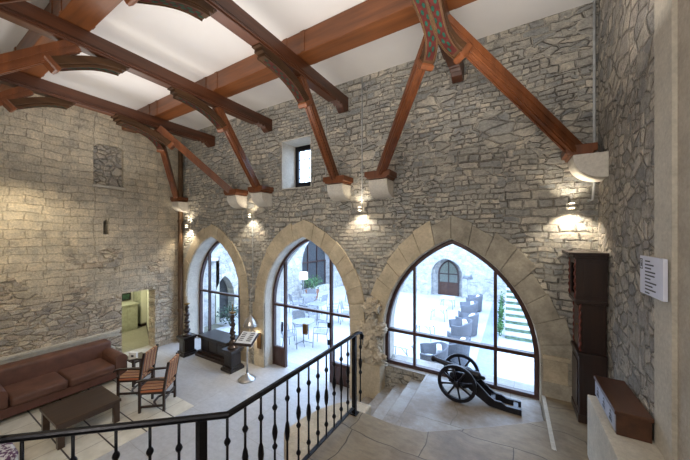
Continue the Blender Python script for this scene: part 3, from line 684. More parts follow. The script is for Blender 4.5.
# chest in first arch
t = thing('wooden_chest', 'black panelled chest on a stepped plinth below the left arched window', 'chest', (-7.2, 5.12, 0))
m = MB(); m.box(-.72, .66, -.36, .28, 0, .09, .01); m.box(-.68, .62, -.31, .26, .09, .15, .01); m.build('plinth', 'dark_wood', t)
m = MB(); m.box(-.62, .56, -.24, .22, .15, .53, .006)
for k in range(3): m.box(-.56+.38*k, -.24+.38*k, -.252, -.24, .20, .48, .004)
m.build('body', 'black_wood', t)
m = MB(); m.box(-.68, .62, -.31, .26, .53, .60, .01); m.build('lid', 'black_wood', t)
def candlestick(x, y, lab1, lab2, h=.55, hc=1.15):
    t = thing('pedestal', lab1, 'pedestal', (x, y, 0), 0, 'dark pedestals under the candlesticks')
    m = MB(); m.box(-.21, .21, -.21, .21, 0, .07, .01); m.box(-.18, .18, -.18, .18, .07, .12, .01); m.build('base', 'black_wood', t)
    m = MB(); m.box(-.145, .145, -.145, .145, .12, h-.09, .004)
    for s in (-1, 1): m.box(-.10, .10, s*.145, s*.155, .17, h-.14, .003); m.box(s*.145, s*.155, -.10, .10, .17, h-.14, .003)
    m.build('body', 'black_wood', t)
    m = MB(); m.box(-.18, .18, -.18, .18, h-.09, h-.05, .008); m.box(-.2, .2, -.2, .2, h-.05, h, .008); m.build('top', 'black_wood', t)
    c = thing('candlestick', lab2, 'candlestick', (x, y, h), 0, 'tall turned candlesticks')
    m = MB(); m.lathe(0, 0, [(.13, 0), (.13, .03), (.09, .05), (.06, .09), (.09, .13), (.10, .17), (.06, .21), (.04, .24)], 14); m.build('foot', 'dark_wood', c)
    pr = []; z = .24
    for k, r in enumerate((.075, .085, .06, .08, .05, .065)):
        hh = .095; pr += [(.035, z), (r*.8, z+.02), (r, z+hh/2), (r*.8, z+hh-.02), (.035, z+hh)]; z += hh+.012
    m = MB(); m.lathe(0, 0, pr, 14); m.tube([(.05*math.cos(a*.9), .05*math.sin(a*.9), .24+.045*a) for a in range(15)], .02, 6); m.build('shaft', 'dark_wood', c)
    m = MB(); m.lathe(0, 0, [(.035, z), (.08, z+.04), (.085, z+.06), (.03, z+.07), (.012, z+.07), (.01, hc)], 14); m.build('cup', 'brass', c)
candlestick(-8.22, 4.70, 'dark panelled pedestal left of the black chest', 'tall turned dark candlestick on the left pedestal')
candlestick(-6.27, 4.78, 'dark panelled pedestal right of the black chest, nearer the lectern', 'tall turned dark candlestick on the right pedestal, before the pier')
# lectern
t = thing('lectern', 'slim steel lectern with round base and open book board', 'lectern', (-5.52, 4.62, 0), math.radians(18))
m = MB(); m.lathe(0, 0, [(.21, 0), (.215, .015), (.17, .05), (.09, .09), (.04, .13), (.03, .16)], 24); m.build('base', 'steel', t)
m = MB(); m.tube([(0, 0, .15), (0, 0, .94)], .024, 12); m.build('pole', 'steel', t)
m = MB(); m.sweep([(0, -.19, .90), (0, .17, 1.08)], [(-.24, -.015), (.24, -.015), (.24, .015), (-.24, .015)], side=(1, 0, 0)); m.box(-.24, .24, -.215, -.19, .885, .945); m.build('board', 'dark_wood', t)
m = MB()
for s in (-1, 1): m.sweep([(s*.105, -.17, .935), (s*.105, .15, 1.095)], [(-.10, -.006), (.10, -.006), (.10, .006), (-.10, .006)], side=(1, 0, 0))
pg = m.build('open_page', 'white', t)
for s in (-1, 1):
    m = MB()
    for k in range(5):
        y = -.12+.05*k; z = .9455+(y+.17)*.5+.003
        m.sweep([(s*.105, y, z+.003), (s*.105, y+.02, z+.013)], [(-.06, -.001), (.05, -.001), (.05, .001), (-.06, .001)], side=(1, 0, 0))
    m.build('printed_lines', 'print_ink', pg)
# pendant lamp
t = thing('pendant_lamp', 'bell shaped steel lamp hanging behind the lectern on the pier', 'lamp', (-5.86, 5.02, 1.12))
m = MB(); m.lathe(0, 0, [(.18, 0), (.185, .012), (.165, .07), (.14, .14), (.09, .22), (.035, .26), (.02, .30)], 20); m.build('shade', 'steel', t)
m = MB(); m.tube([(0, 0, .30), (0, .0, .95)], .007, 6); m.tube([(0, 0, .95), (0, .1, 1.0), (0, .225, 1.0)], .012, 6); m.build('cord', 'steel', t)
m = MB(); m.lathe(0, 0, [(.01, -.035), (.04, -.02), (.03, -.002)], 12); m.build('bulb', 'bulb', t)
light('pendant_lamp_light', 'SPOT', (-5.86, 4.98, 1.06), 18, WARM, .04, target=(-5.83, 5.1, 0), spot=140)
m = MB(); m.box(-5.80, -5.66, YB-.075, YB-.045, .50, .92, .008); tag(m.build('wall_plaque', 'bronze'), 'narrow brown plaque on the pier edge beside the glazed door', 'plaque')

# ------------------------------------------------------------------ railing
R0 = Vector((-1.86, 3.37, 0)); R1 = Vector((-1.88, 1.386, 0)); R2 = Vector((-2.95, .45, 0)); R3 = Vector((-3.75, -.26, 0))
ZL, ZR = 1.05, 2.12
t = thing('railing', 'black wrought iron railing along the edge of the landing', 'railing', (-1.86, 3.37, ZL)); B = Vector(t.location)
LL = lambda p, z: Vector((p.x, p.y, z))-B
hp = [LL(R3, ZR), LL(R2, ZR), LL(R1, ZR), LL(R0, ZR+.01)]
rail_prof = [(-.028, -.012), (-.02, -.02), (.02, -.02), (.028, -.012), (.028, .006), (.016, .016), (-.016, .016), (-.028, .006)]
m = MB()
for a, b in zip(hp[:-1], hp[1:]):
    d = (b-a).normalized()*.012; m.sweep([a-d, b+d], rail_prof)
end = hp[-1]; m.sweep([end, end+Vector((.0, .1, .0)), end+Vector((.01, .17, -.02)), end+Vector((.015, .2, -.07)), end+Vector((.015, .18, -.12))], rail_prof, side=(1, 0, 0)); m.build('handrail', 'iron', t)
m = MB()
for a, b in ((R1, R0), (R2, R1), (R3, R2)): m.sweep([LL(a, ZL+.09), LL(b, ZL+.09)], [(-.02, -.006), (.02, -.006), (.02, .006), (-.02, .006)])
m.build('bottom_rail', 'iron', t)
def newel(p, s):
    m = MB(); c = LL(p, ZL); m.box(c.x-s, c.x+s, c.y-s, c.y+s, 0, ZR-ZL-.015, .004); m.box(c.x-s*2, c.x+s*2, c.y-s*2, c.y+s*2, 0.0, .012, .002); m.build('newel_post', 'iron', t)
newel(R0, .026); newel(R1+(R2-R1)*.13, .03)
def baluster(p, kind):
    m = MB(); c = LL(p, ZL); H = ZR-ZL-.02; z0 = .085; r = .0105
    pr = [(r, z0)]
    def knot(z, a=.026, hh=.032): pr.extend([(r, z-hh), (a*.8, z-hh*.5), (a, z), (a*.8, z+hh*.5), (r, z+hh)])
    knot(.22)
    if kind: knot(.50, .026, .03); pr.extend([(r, .55), (.020, .58), (.027, .63), (.020, .68), (r, .71)]) 
    else: pr.extend([(r, .44), (.020, .47), (.027, .54), (.020, .61), (r, .64)])
    knot(.86)
    pr += [(r, H)]
    m.lathe(c.x, c.y, pr, 8); m.build('baluster', 'iron', t)
for k in range(1, 12): baluster(Vector((-1.878, 1.386+.167*k, 0)), k % 2)
baluster(R1, 0)
baluster(R0+Vector((.01, .16, 0)), 1)
D2 = (R2-R1).normalized()
for k, px in enumerate((179, 150, 116, 73, 22)):
    th = math.atan((px-345)/280); ux, uy = math.sin(th-YAW), math.cos(th-YAW)
    s_ = (R1.x*uy-R1.y*ux)/(D2.y*ux-D2.x*uy); baluster(R1+D2*s_, k % 2)
baluster(R1+D2*(s_+.17), 1)

# ------------------------------------------------------------------ cannon
t = thing('cannon', 'small black cannon on spoked wheels before the right window', 'cannon', (-.74, 4.88, .9))
def wheel(y):
    m = MB(); n = 28; R = .285
    rings = []
    for r, yy in ((R, -.022), (R, .022), (R-.05, .022), (R-.05, -.022)):
        rings.append([m.bm.verts.new((r*math.cos(2*PI*k/n), y+yy, R+.003+r*math.sin(2*PI*k/n))) for k in range(n)])
    for a in range(4): m.ring(rings[a], rings[(a+1) % 4], False)
    for k in range(8):
        a = 2*PI*k/8+.2; m.tube([(.03*math.cos(a), y, R+.03*math.sin(a)), (.13*math.cos(a), y, R+.13*math.sin(a)), ((R-.03)*math.cos(a), y, R+(R-.03)*math.sin(a))], [.02, .014, .018], 8)
    m.tube([(0, y-.055, R), (0, y-.04, R), (0, y+.04, R), (0, y+.055, R)], [.03, .05, .05, .03], 14)
    m.build('wheel', 'cannon', t)
wheel(-.24); wheel(.24)
m = MB(); m.tube([(0, -.3, .285), (0, .3, .285)], .018, 10); m.build('axle', 'cannon', t)
a, b = Vector((-.44, 0, .50)), Vector((.34, 0, .36)); f = lambda s: a+(b-a)*s
m = MB(); m.tube([f(0), f(.02), f(.05), f(.08), f(.1), f(.4), f(.42), f(.5), f(.52), f(.85), f(.9), f(.93), f(.96), f(.98), f(1.03), f(1.06)], [.035, .052, .052, .04, .036, .045, .052, .052, .048, .06, .068, .068, .05, .025, .03, .008], 18); m.build('barrel', 'cannon', t)
for s in (-1, 1):
    pr = [(-.14, .24), (-.12, .38), (.0, .42), (.14, .42), (.2, .39), (.3, .30), (.44, .17), (.52, .12), (.6, .12), (.66, .085), (.86, .085), (.86, 0.0), (.66, 0.0), (.44, .02), (.3, .10), (.1, .24)]
    m = MB(); m.prism([pr], XZ, s*.115-.022, s*.115+.022); m.build('cheek', 'cannon', t, bev=.006)
for q in ((.02, .06, .28, .36), (.46, .52, .03, .11), (.76, .82, .01, .07)): m = MB(); m.box(q[0], q[1], -.093, .093, q[2], q[3]); m.build('transom', 'cannon', t)

# ------------------------------------------------------------------ longcase clock (faces -X)
t = thing('longcase_clock', 'tall dark longcase clock in the right corner', 'clock', (.89, 4.96, 1.05))
HX, HY = .145, .26
m = MB(); m.box(-HX, HX, -.25, .25, 0, .10, .008); m.box(-HX+.01, HX, -.24, .24, .10, .86, .006); m.box(-HX-.01, HX, -.255, .255, .86, .91, .01); m.box(-HX-.002, -HX+.01, -.17, .17, .18, .78, .006)
for s in (-1, 1): m.box(-HX+.05, HX-.03, s*.24, s*.246, .18, .78, .003)
m.build('base', 'dark_wood', t)
m = MB(); m.box(-HX+.03, HX, -.19, .19, .91, 1.56, .006)
for s in (-1, 1): m.box(-HX+.06, HX-.03, s*.19, s*.196, .98, 1.48, .003)
m.build('waist', 'dark_wood', t)
m = MB(); m.box(-HX+.018, -HX+.03, -.14, .14, .97, 1.50, .004); w_ = m.build('door', 'chest_wood', t)
m = MB(); m.lathe(0, 0, [(.005, -.01), (.014, -.006), (.014, .006), (.005, .01)], 10); m.build('knob', 'brass', w_, loc=(-HX+.012, -.11, 1.25))
for s in (-1, 1):
    m = MB(); m.tube([(-HX+.025+.006*math.cos(q), s*.205+.006*math.sin(q), .92+.64*q/40) for q in range(41)], .012, 6); m.build('twisted_column', 'red_column', t)
m = MB(); m.prism([[(-.24, 1.56), (.24, 1.56), (.24, 2.14), (-.24, 2.14)]], YZ, -HX+.03, HX)
for s in (-1, 1): m.box(-HX+.06, HX-.03, s*.24, s*.247, 1.66, 2.08, .003)
m.prism([[(-.24, 1.56), (.24, 1.56), (.24, 2.14), (-.24, 2.14)], [(-.17, 1.66), (-.17, 2.0), (-.1, 2.07), (.1, 2.07), (.17, 2.0), (.17, 1.66)]], YZ, -HX-.02, -HX+.03)
m.box(-HX-.03, HX, -.255, .255, 1.55, 1.60, .008); m.build('hood', 'dark_wood', t)
m = MB(); m.sweep([(0, 0, 2.13), (0, 0, 2.2)], [(-.1, -.1), (.1, -.1), (.1, .1), (-.1, .1)], side=(1, 0, 0)) if False else None
cb = MB()
for k, (z0, z1, e_) in enumerate(((2.13, 2.16, .015), (2.16, 2.19, .035), (2.19, 2.225, .085))): cb.box(-HX-.02-e_, HX, -.25-e_*.8, .25+min(e_, .03), z0, z1, .004)
cb.build('cornice', 'dark_wood', t)
m = MB(); m.tube([(-HX+.026, 0, 1.86), (-HX+.031, 0, 1.86)], .15, 28); dl = m.build('dial', 'brass', t)
m = MB(); m.box(-HX+.020, -HX+.024, -.006, .006, 1.86, 1.97); m.box(-HX+.016, -HX+.020, -.006, .08, 1.855, 1.868); m.build('hand', 'black_wood', dl)
m = MB(); m.prism([[(-.17, 1.66), (-.17, 2.0), (-.1, 2.07), (.1, 2.07), (.17, 2.0), (.17, 1.66)]], YZ, -HX-.005, -HX-.001); m.build('hood_glass', 'clock_glass', t)
for s in (-1, 1):
    m = MB(); m.tube([(-HX-.025+.006*math.cos(q), s*.21+.006*math.sin(q), 1.60+.53*q/34) for q in range(35)], .012, 6); m.build('twisted_column', 'red_column', t)

# chest on ledge
t = thing('inlaid_chest', 'small old wooden chest with inlaid front on the stone ledge', 'chest', (.905, 3.72, 1.73))
m = MB(); m.box(-.11, .115, -.355, .355, 0, .18, .006); m.build('body', 'chest_wood', t)
m = MB(); m.box(-.125, .125, -.37, .37, .182, .215, .006); m.build('lid', 'chest_wood', t)
m = MB(); m.box(-.118, -.11, -.34, .34, .02, .165, .003); m.mi = 1
for k in range(3):
    c = -.22+.22*k
    for j in range(3): m.prism([[(c-.05+.012*j, .05+.04*j), (c+.05-.012*j, .05+.04*j), (c+.03-.012*j, .08+.035*j), (c-.03+.012*j, .08+.035*j)]], YZ, -.1195, -.118)
m.build('inlaid_front', ['chest_front', 'print_ink'], t)

# sign on right wall: pictogram and lines of print
t = thing('information_sign', 'pale notice board with small pictogram and printed lines on the right wall', 'sign', (XR-.05, 3.36, 3.16))
m = MB(); m.box(0, .028, -.25, .20, -.175, .155, .004); m.build('board', 'sign', t)
m = MB()
def txt(s, size, loc, par):
    cu = bpy.data.curves.new('printed_text', 'FONT'); cu.body = s; cu.size = size; cu.extrude = .0006; cu.space_line = 1.15
    ob = bpy.data.objects.new('printed_text', cu); COL.objects.link(ob); dg = bpy.context.evaluated_depsgraph_get()
    me = bpy.data.meshes.new_from_object(ob.evaluated_get(dg)); bpy.data.objects.remove(ob); me.materials.clear(); me.materials.append(M['print_ink'])
    o = bpy.data.objects.new('printed_text', me); COL.objects.link(o); o.parent = par; o.location = loc; o.rotation_euler = (PI/2, 0, -PI/2); return o
# unreadable small print: bars of the same lengths as the lines in the photo
yy = .085
for k, w in enumerate((.10, .17, .12, .20, .19, .11, .22, .15, .21, .09)):
    z = .115-.03*k; m.box(-.0012, 0, yy-w, yy, z-.006, z+.006)
m.build('printed_lines', 'print_ink', t)
m = MB()
m.prism([[(.135, .04), (.195, .04), (.195, .13), (.135, .13)], [(.141, .048), (.141, .122), (.189, .122), (.189, .048)]], YZ, -.0012, 0)
m.prism([[(.155, .06), (.175, .06), (.175, .095), (.155, .095)]], YZ, -.0012, 0)
m.tube([(-.0012, .165, .107), (0, .165, .107)], .008, 10); m.build('pictogram', 'print_ink', t)

# ------------------------------------------------------------------ passage room behind the left doorway
PX0, PX1, PY0, PY1 = -12.8, XL-.4, 2.6, 6.9
m = MB(); m.box(PX0, PX1+.4, PY0, PY1, -.12, -.002); struct(m.build('floor_passage', 'passage_floor'))
m = MB(); m.box(PX0-.2, PX0, PY0, PY1+.2, -.1, 2.6); struct(m.build('wall_passage_far', 'cream'))
m = MB(); m.box(PX0, PX1-.15, PY1, PY1+.15, -.1, 2.6); struct(m.build('wall_passage_side', 'cream'))
m = MB(); m.box(PX0, PX1, PY0-.2, PY0, -.1, 2.6); struct(m.build('wall_passage_near', 'cream'))
m = MB(); m.box(PX0, PX1, PY0, PY1, 2.5, 2.6); struct(m.build('ceiling_passage', 'ceiling'))
m = MB(); m.prism([[(-9.92, 4.50), (-9.92, 4.62), (-12.1, 5.48), (-12.1, 5.36)]], XY, 0, 2.4); struct(m.build('wall_passage_partition', 'cream'))
m = MB(); m.prism([[(-9.92, 4.48), (-9.92, 4.50), (-12.1, 5.36), (-12.1, 5.34)]], XY, 0, .12); struct(m.build('baseboard_passage', 'dark_wood'))
t = thing('reception_counter', 'grey green counter cabinet seen through the left doorway', 'cabinet', (-12.3, 4.62, 0))
m = MB(); m.box(-.3, .3, -.35, .4, 0, .92, .01); m.box(.3, .31, -.3, .02, .08, .86, .004); m.box(.3, .31, .06, .36, .08, .86, .004); m.build('body', 'cabinet', t)
m = MB(); m.box(-.32, .34, -.38, .42, .92, .97, .008); m.build('worktop', 'cabinet', t)
t = thing('tall_cupboard', 'tall pale cupboard at the back of the side room', 'cupboard', (-12.45, 5.62, 0))
m = MB(); m.box(-.3, .3, -.45, .4, .1, 2.2, .01); m.build('body', 'cabinet', t)
m = MB(); m.box(.3, .32, -.43, -.03, .14, 2.16, .004); m.build('door', 'cream', t)
m = MB(); m.box(.3, .32, .0, .38, .14, 2.16, .004); m.build('door', 'cream', t)
m = MB(); m.box(-.28, .28, -.43, .38, 0, .1); m.build('plinth', 'dark_wood', t)
for k, z in enumerate((1.12, 1.5)):
    t = thing('picture_frame', ['dark framed small picture above the counter, lower one', 'dark framed small picture above the counter, upper one'][k], 'picture', (PX0+.001, 4.95, z), 0, 'small pictures in the side room')
    m = MB(); m.prism([[(-.16, -.14), (.16, -.14), (.16, .14), (-.16, .14)], [(-.12, -.10), (-.12, .10), (.12, .10), (.12, -.10)]], YZ, 0, .03); m.build('frame', 'black_wood', t)
    m = MB(); m.box(.002, .015, -.12, .12, -.1, .1); m.build('picture', 'leaf_dark', t)
light('passage_light', 'AREA', (-11.4, 4.0, 2.45), 48, (1, .95, .74), 1.0, target=(-11.4, 4.0, 0))

# ------------------------------------------------------------------ courtyard
CX0, CX1, CY1, CH_ = -10.05, 4.5, 16.6, 4.6
m = MB(); m.box(CX0-3, CX1+1, YB+.6, CY1+4, -.25, -.004); struct(m.build('floor_courtyard', 'court_floor'))
m = MB(); m.box(-.86, -.40, YB+.7, CY1, -.004, .004); struct(m.build('floor_channel', 'channel'), 'grey strip in the courtyard paving')
AR1 = arch(6.85, 7.75, 0, .95, 1.85, 8); AR2 = arch(12.2, 14.9, .35, 1.9, 3.4, 10)
m = MB(); m.prism([[(YB+.6, -.1), (CY1+.4, -.1), (CY1+.4, CH_), (YB+.6, CH_)], AR1, AR2], YZ, CX0, CX0-.5); struct(m.build('wall_courtyard_left', 'rubble_court'))
m = MB(); m.prism([AR1], YZ, CX0-.42, CX0-.5); struct(m.build('wall_courtyard_recess', 'dark_gap'))
m = MB(); m.box(CX0-3, CX0-2.8, 8, CY1, -.1, CH_); struct(m.build('wall_courtyard_gallery', 'rubble_court'))
m = MB(); m.box(CX0-2.8, CX0-.5, 8, 8.2, -.1, CH_); m.box(CX0-2.8, CX0-.5, 15.5, 15.7, -.1, CH_); struct(m.build('wall_courtyard_gallery_ends', 'rubble_court_x'))
m = MB(); m.prism([[(CX0-.5, -.1), (CX1+.4, -.1), (CX1+.4, CH_+1), (CX0-.5, CH_+1)], arch(-4.05, -2.35, 0, 1.2, 2.15, 10), [(-8.6, .9), (-8.6, 2.6), (-7.2, 2.6), (-7.2, .9)]], XZ, CY1, CY1+.7); struct(m.build('wall_courtyard_far', 'rubble_court_x'))
m = MB(); m.box(CX0, CX1+1, CY1+2.5, CY1+2.7, -.1, 5); struct(m.build('wall_beyond', 'cabinet'))
m = MB(); m.box(CX1, CX1+.4, YB+.6, CY1, -.1, CH_); struct(m.build('wall_courtyard_right', 'rubble_court'))
e = sempty('door_1')
ad = arch(-3.75, -2.6, 0, 1.2, 2.05, 8)
o = ad; i_ = arch(-3.67, -2.68, 0, 1.2, 1.95, 8); m = MB()
V = [[m.bm.verts.new((p[0], CY1+q, p[1])) for p in lp] for lp, q in ((o, .45), (i_, .45), (i_, .55), (o, .55))]
for k in range(len(o)-1):
    for q in range(4): m._f([V[q][k], V[q][k+1], V[(q+1) % 4][k+1], V[(q+1) % 4][k]])
m.box(-3.2, -3.14, CY1+.45, CY1+.55, 0, 2.0); m.box(-3.67, -2.68, CY1+.46, CY1+.54, 1.2, 1.26); m.build('frame', 'frame', e)
m = MB(); m.box(-3.67, -2.68, CY1+.47, CY1+.53, 0, .75); m.build('lower_panel', 'chest_wood', e)
m = MB(); m.prism([arch(-3.67, -2.68, .75, 1.2, 1.95, 8)], XZ, CY1+.49, CY1+.5); m.build('pane', 'glass', e)
m = MB(); m.prism([arch(-4.05, -2.35, 0, 1.2, 2.15, 8), list(reversed(arch(-3.75, -2.6, 0, 1.2, 2.05, 8)))], XZ, CY1+.56, CY1+.68); struct(m.build('wall_door_infill', 'rubble_court_x'))
e = sempty('window_5')
m = MB(); m.prism([[(-8.6, .9), (-7.2, .9), (-7.2, 2.6), (-8.6, 2.6)], [(-8.5, 1.0), (-8.5, 2.5), (-7.95, 2.5), (-7.95, 1.0)], [(-7.85, 1.0), (-7.85, 2.5), (-7.3, 2.5), (-7.3, 1.0)]], XZ, CY1+.3, CY1+.4); m.build('frame', 'frame', e)
m = MB(); m.box(-8.5, -7.3, CY1+.34, CY1+.35, 1.0, 2.5); m.build('pane', 'clock_glass', e)
# dark glazed window in gallery arch
e = sempty('window_6')
m = MB(); m.prism([arch(12.2, 14.9, .35, 1.9, 3.4, 10)], YZ, CX0-.36, CX0-.34); m.build('pane', 'dark_gap', e)
for y in (12.2, 13.05, 13.95, 14.84):
    m = MB(); m.box(CX0-.34, CX0-.28, y, y+.06, .35, 1.9 if y in (12.2, 14.84) else 2.9); m.build('mullion', 'frame', e)
m = MB(); m.box(CX0-.34, CX0-.28, 12.26, 14.84, 1.85, 1.92); m.build('transom', 'frame', e)
# garden steps
t = thing('stone_steps', 'pale stone garden steps with planted risers at the right side of the courtyard', 'steps', (.55, 10.9, 0))
for k in range(9):
    m = MB(); m.box(-.75, 2.2, .40*k+.03, 3.9, .15*k, .15*k+.105); m.build('riser', 'moss', t)
    m = MB(); m.box(-.77, 2.2, .40*k, 3.9, .15*k+.105, .15*(k+1), .01); m.build('tread', 'court_floor', t)
def leafy(name, label, c, r, n, mat, seed, pot=None, group=None):
    rr = random.Random(seed); t = thing(name, label, 'plant', (c[0], c[1], c[2]), 0, group); m = MB()
    for k in range(n):
        d = Vector((rr.gauss(0, 1), rr.gauss(0, 1), rr.gauss(0, 1))).normalized(); k_ = rr.uniform(.3, 1); p = Vector((d.x*r[0]*k_, d.y*r[1]*k_, r[2]+d.z*r[2]*k_))
        if p.z < .02: continue
        a = Vector((rr.uniform(-1, 1), rr.uniform(-1, 1), rr.uniform(-.3, 1))).normalized(); b = a.cross(Vector((rr.random(), rr.random(), rr.random()))).normalized(); L_ = rr.uniform(.05, .1); w = L_*.38
        m._f([m.bm.verts.new(q) for q in (p, p+a*L_*.5+b*w, p+a*L_, p+a*L_*.5-b*w)])
    m.build('foliage', mat, t)
    m = MB()
    for k in range(5): a = 2*PI*k/5; m.tube([(0, 0, .0), (r[0]*.25*math.cos(a), r[1]*.25*math.sin(a), r[2]*.8), (r[0]*.5*math.cos(a), r[1]*.5*math.sin(a), r[2]*1.3)], [.012, .008, .004], 5)
    m.build('stem', 'leaf_dark', t)
    if pot: m = MB(); m.lathe(0, 0, [(pot*.7, -pot*1.4), (pot, -.02), (pot*1.05, 0), (pot*.9, 0), (pot*.85, -.04)], 16); m.build('pot', 'terracotta', t)
    return t
leafy('shrub', 'dark leafy shrub before the small dark arch outside the left window', (-9.5, 7.1, 0), (.42, .55, .42), 420, 'leaf_dark', 1, group='shrubs outside the left window')
leafy('shrub', 'dark shrub right of the dark arch outside the left window', (-9.35, 8.25, 0), (.4, .4, .34), 320, 'leaf_dark', 2, group='shrubs outside the left window')
leafy('potted_plant', 'bright green potted plant behind the cafe tables', (-9.2, 12.0, .55), (.7, .6, .4), 520, 'leaf', 3, pot=.38)
for k in range(3): leafy('shrub', ['low green plant at the foot of the garden steps', 'low green plant halfway along the garden steps', 'low green plant at the top of the garden steps'][k], (-.37, 11.1+1.2*k, 0), (.10, .45, .3+.15*k), 260, 'leaf', 5+k, group='plants beside the garden steps')
# cafe tables and chairs
def cafe_chair():
    t = thing('cafe_chair', 'x', 'chair', (0, 0, 0), 0, 'grey metal cafe chairs outside the middle window')
    for sx in (-1, 1):
        m = MB(); m.tube([(sx*.24, -.24, 0), (sx*.235, -.22, .44), (sx*.25, -.2, .64), (sx*.25, .2, .66)], .014, 6); m.build('leg', 'alu', t)
        m = MB(); m.tube([(sx*.22, .26, 0), (sx*.22, .2, .44), (sx*.21, .28, .86)], .014, 6); m.build('leg', 'alu', t)
    m = MB(); m.box(-.225, .225, -.22, .21, .425, .45, .006); m.build('seat', 'alu', t)
    m = MB(); m.sweep([(0, .225, .56), (0, .275, .86)], [(-.205, -.008), (.205, -.008), (.205, .008), (-.205, .008)], side=(1, 0, 0)); m.build('backrest', 'alu', t)
    return t
def cafe_table():
    t = thing('cafe_table', 'x', 'table', (0, 0, 0), 0, 'round cafe tables outside the middle window')
    m = MB(); m.lathe(0, 0, [(.35, .71), (.36, .72), (.36, .735), (.35, .74)], 24); m.build('tabletop', 'alu', t)
    m = MB(); m.tube([(0, 0, .03), (0, 0, .71)], .022, 8); m.build('pole', 'alu', t)
    m = MB()
    for k in range(4): a = PI/4+PI/2*k; m.tube([(0, 0, .1), (.28*math.cos(a), .28*math.sin(a), .012)], .014, 6)
    m.build('foot', 'alu', t); return t
cch = cafe_chair(); ctb = cafe_table(); first = True
tabs = [(-5.75, 7.05, 'nearest the glazed door', [20, 140, 250]), (-6.75, 9.15, 'second from the door', [30, 150, 270]), (-5.0, 9.8, 'at far right', [80, 200, 320]), (-8.0, 10.2, 'at far left', [0, 120, 240]), (-6.6, 12.6, 'farthest from the door', [45, 165, 285])]
for i, (x, y, lab, angs) in enumerate(tabs):
    l = 'round grey cafe table ' + lab
    if i == 0: ctb.location = (x, y, 0); ctb['label'] = l
    else: dup(ctb, (x, y, 0), 0, l)
    for j, a in enumerate(angs):
        a = math.radians(a); px, py = x+.62*math.cos(a), y+.62*math.sin(a); rz = a-PI/2
        l = 'grey metal chair on the %s side of the table %s' % (['right', 'left', 'near'][j] if i != 2 else ['far', 'left', 'near right'][j], lab)
        if first: cch.location = (px, py, 0); cch.rotation_euler = (0, 0, rz); cch['label'] = l; first = False
        else: dup(cch, (px, py, 0), rz, l)
# wicker armchairs and low tables seen through the right window
def wicker_chair():
    t = thing('wicker_armchair', 'x', 'armchair', (0, 0, 0), 0, 'grey wicker armchairs outside the right window')
    m = MB(); n = 20; ins = []; 
    for j, (r, z) in enumerate(((.36, .04), (.42, .62), (.38, .64), (.30, .30))):
        rg = []
        for k in range(n+1):
            a = math.radians(-130+260*k/n); zz = z+(.14*max(0, math.cos(a)) if j in (1, 2) else 0); rg.append(m.bm.verts.new((r*math.cos(a)*1.0, r*math.sin(a), zz)))
        if ins:
            for k in range(n): m._f([ins[-1][k], ins[-1][k+1], rg[k+1], rg[k]], True)
        ins.append(rg)
    for k in (0, n): m._f([q[k] for q in ins])
    m.lathe(0, 0, [(.34, .04), (.355, .3), (.3, .31)], 20); m.build('shell', 'wicker', t)
    m = MB(); m.lathe(-.02, 0, [(.27, .315), (.29, .34), (.29, .38), (.25, .41)], 20); m.build('seat_cushion', 'cushion', t)
    m = MB(); m.box(.14, .26, -.2, .2, .42, .72, .035); m.build('back_cushion', 'cushion', t)
    return t
def low_table():
    t = thing('low_table', 'x', 'table', (0, 0, 0), 0, 'square low tables outside the right window')
    m = MB(); m.box(-.3, .3, -.3, .3, .47, .5, .006); m.build('tabletop', 'cushion', t)
    for sx in (-1, 1):
        for sy in (-1, 1): m = MB(); m.tube([(sx*.27, sy*.27, 0), (sx*.26, sy*.26, .3), (sx*.2, sy*.2, .47)], .014, 6); m.tube([(sx*.265, sy*.265, .3), (sx*.1, sy*.265, .46)], .01, 5); m.build('leg', 'alu', t)
    return t
wc = wicker_chair(); lt = low_table()
ws = [(-1.75, 7.15, 15, 'nearest the right window'), (-1.35, 8.05, -10, 'second from the right window'), (-1.5, 9.75, 15, 'in the middle of the row'), (-1.4, 10.75, -10, 'just beyond the middle of the row'), (-1.6, 12.6, 10, 'second from the far wall'), (-1.55, 14.2, 0, 'nearest the far wall')]
for i, (x, y, a, lab) in enumerate(ws):
    l = 'grey wicker armchair with white cushions ' + lab
    if i == 0: wc.location = (x, y, 0); wc.rotation_euler = (0, 0, math.radians(a)); wc['label'] = l
    else: dup(wc, (x, y, 0), math.radians(a), l)
ts = [(-2.65, 7.5, 'nearest the right window'), (-2.55, 9.6, 'in front of the middle wicker armchair'), (-2.6, 12.0, 'second from the far wall'), (-2.65, 14.1, 'nearest the far wall')]
for i, (x, y, lab) in enumerate(ts):
    l = 'square low white topped table ' + lab
    if i == 0: lt.location = (x, y, 0); lt['label'] = l
    else: dup(lt, (x, y, 0), 0, l)
t = thing('outdoor_floor_lamp', 'thin floor lamp with pale shade by the far courtyard wall', 'lamp', (-1.95, 15.6, 0))
m = MB(); m.lathe(0, 0, [(.16, 0), (.16, .02), (.02, .04)], 16); m.build('base', 'alu', t)
m = MB(); m.tube([(0, 0, .03), (0, 0, 1.3)], .015, 8); m.build('pole', 'alu', t)
m = MB(); m.lathe(0, 0, [(.26, 1.25), (.16, 1.6)], 20); m.build('lamp_shade', 'alu', t)
t = thing('terrace_lamp', 'lamp with white drum shade left of the potted plant', 'lamp', (-8.9, 10.9, 0))
m = MB(); m.lathe(0, 0, [(.15, 0), (.15, .02), (.02, .04)], 16); m.tube([(0, 0, .03), (0, 0, 1.4)], .015, 8); m.build('stand', 'alu', t)
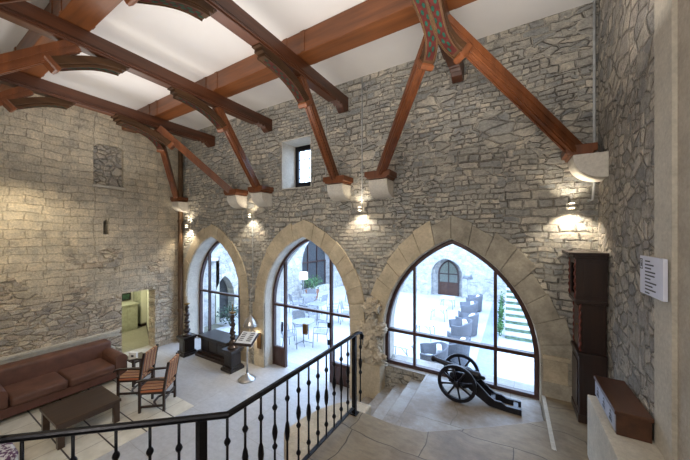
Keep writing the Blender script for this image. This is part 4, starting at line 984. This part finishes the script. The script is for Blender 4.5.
m = MB(); m.lathe(0, 0, [(.22, 1.3), (.2, 1.65)], 20); m.build('lamp_shade', 'lamp_shade_out', t)

# ------------------------------------------------------------------ light
w = bpy.data.worlds.new('sky'); S.world = w; w.use_nodes = True; nt = w.node_tree; nt.nodes.clear()
o = nt.nodes.new('ShaderNodeOutputWorld'); b = nt.nodes.new('ShaderNodeBackground'); tc = nt.nodes.new('ShaderNodeTexCoord'); sp = nt.nodes.new('ShaderNodeSeparateXYZ'); cr = nt.nodes.new('ShaderNodeValToRGB')
nt.links.new(tc.outputs['Generated'], sp.inputs[0]); nt.links.new(sp.outputs[2], cr.inputs[0])
cr.color_ramp.elements[0].color = (.68, .82, 1, 1); cr.color_ramp.elements[1].color = (.46, .66, 1, 1)
nt.links.new(cr.outputs[0], b.inputs[0]); b.inputs[1].default_value = 8.5; nt.links.new(b.outputs[0], o.inputs[0])
# added fill lamps without visible fittings: some wash the ceiling, some stand behind the viewer
light('added_hall_fill', 'AREA', (-7.2, 2.6, 4.9), 38, (1, .93, .86), 2.4, target=(-7.2, 2.6, 9), sy=1.6)
light('added_hall_fill', 'AREA', (-3.6, 2.6, 4.9), 38, (1, .93, .86), 2.4, target=(-3.6, 2.6, 9), sy=1.6)
light('added_hall_fill', 'AREA', (-.4, 3.0, 5.2), 40, (1, .93, .86), 1.6, target=(-.4, 3.6, 9), sy=1.2)
light('added_hall_fill', 'AREA', (-.5, -.2, 4.5), 75, (1, .94, .87), 1.4, target=(-1.2, 5, 3.0))
light('added_hall_fill', 'AREA', (-3.2, -.25, 4.2), 70, (1, .93, .84), 1.0, target=(-6.0, 5, 2.4))
light('added_hall_fill', 'AREA', (-4.2, -.2, 3.2), 60, (1, .90, .74), 1.2, target=(-9.5, 3.2, 3.6))
light('left_wall_wash', 'SPOT', (-8.3, 1.0, 4.9), 190, (1, .84, .58), .15, target=(-9.5, 1.9, 3.0), spot=95, blend=1)

v = S.view_settings; v.view_transform = 'Standard'; v.look = 'None'; v.gamma = 1; v.use_curve_mapping = False; v.exposure = 0
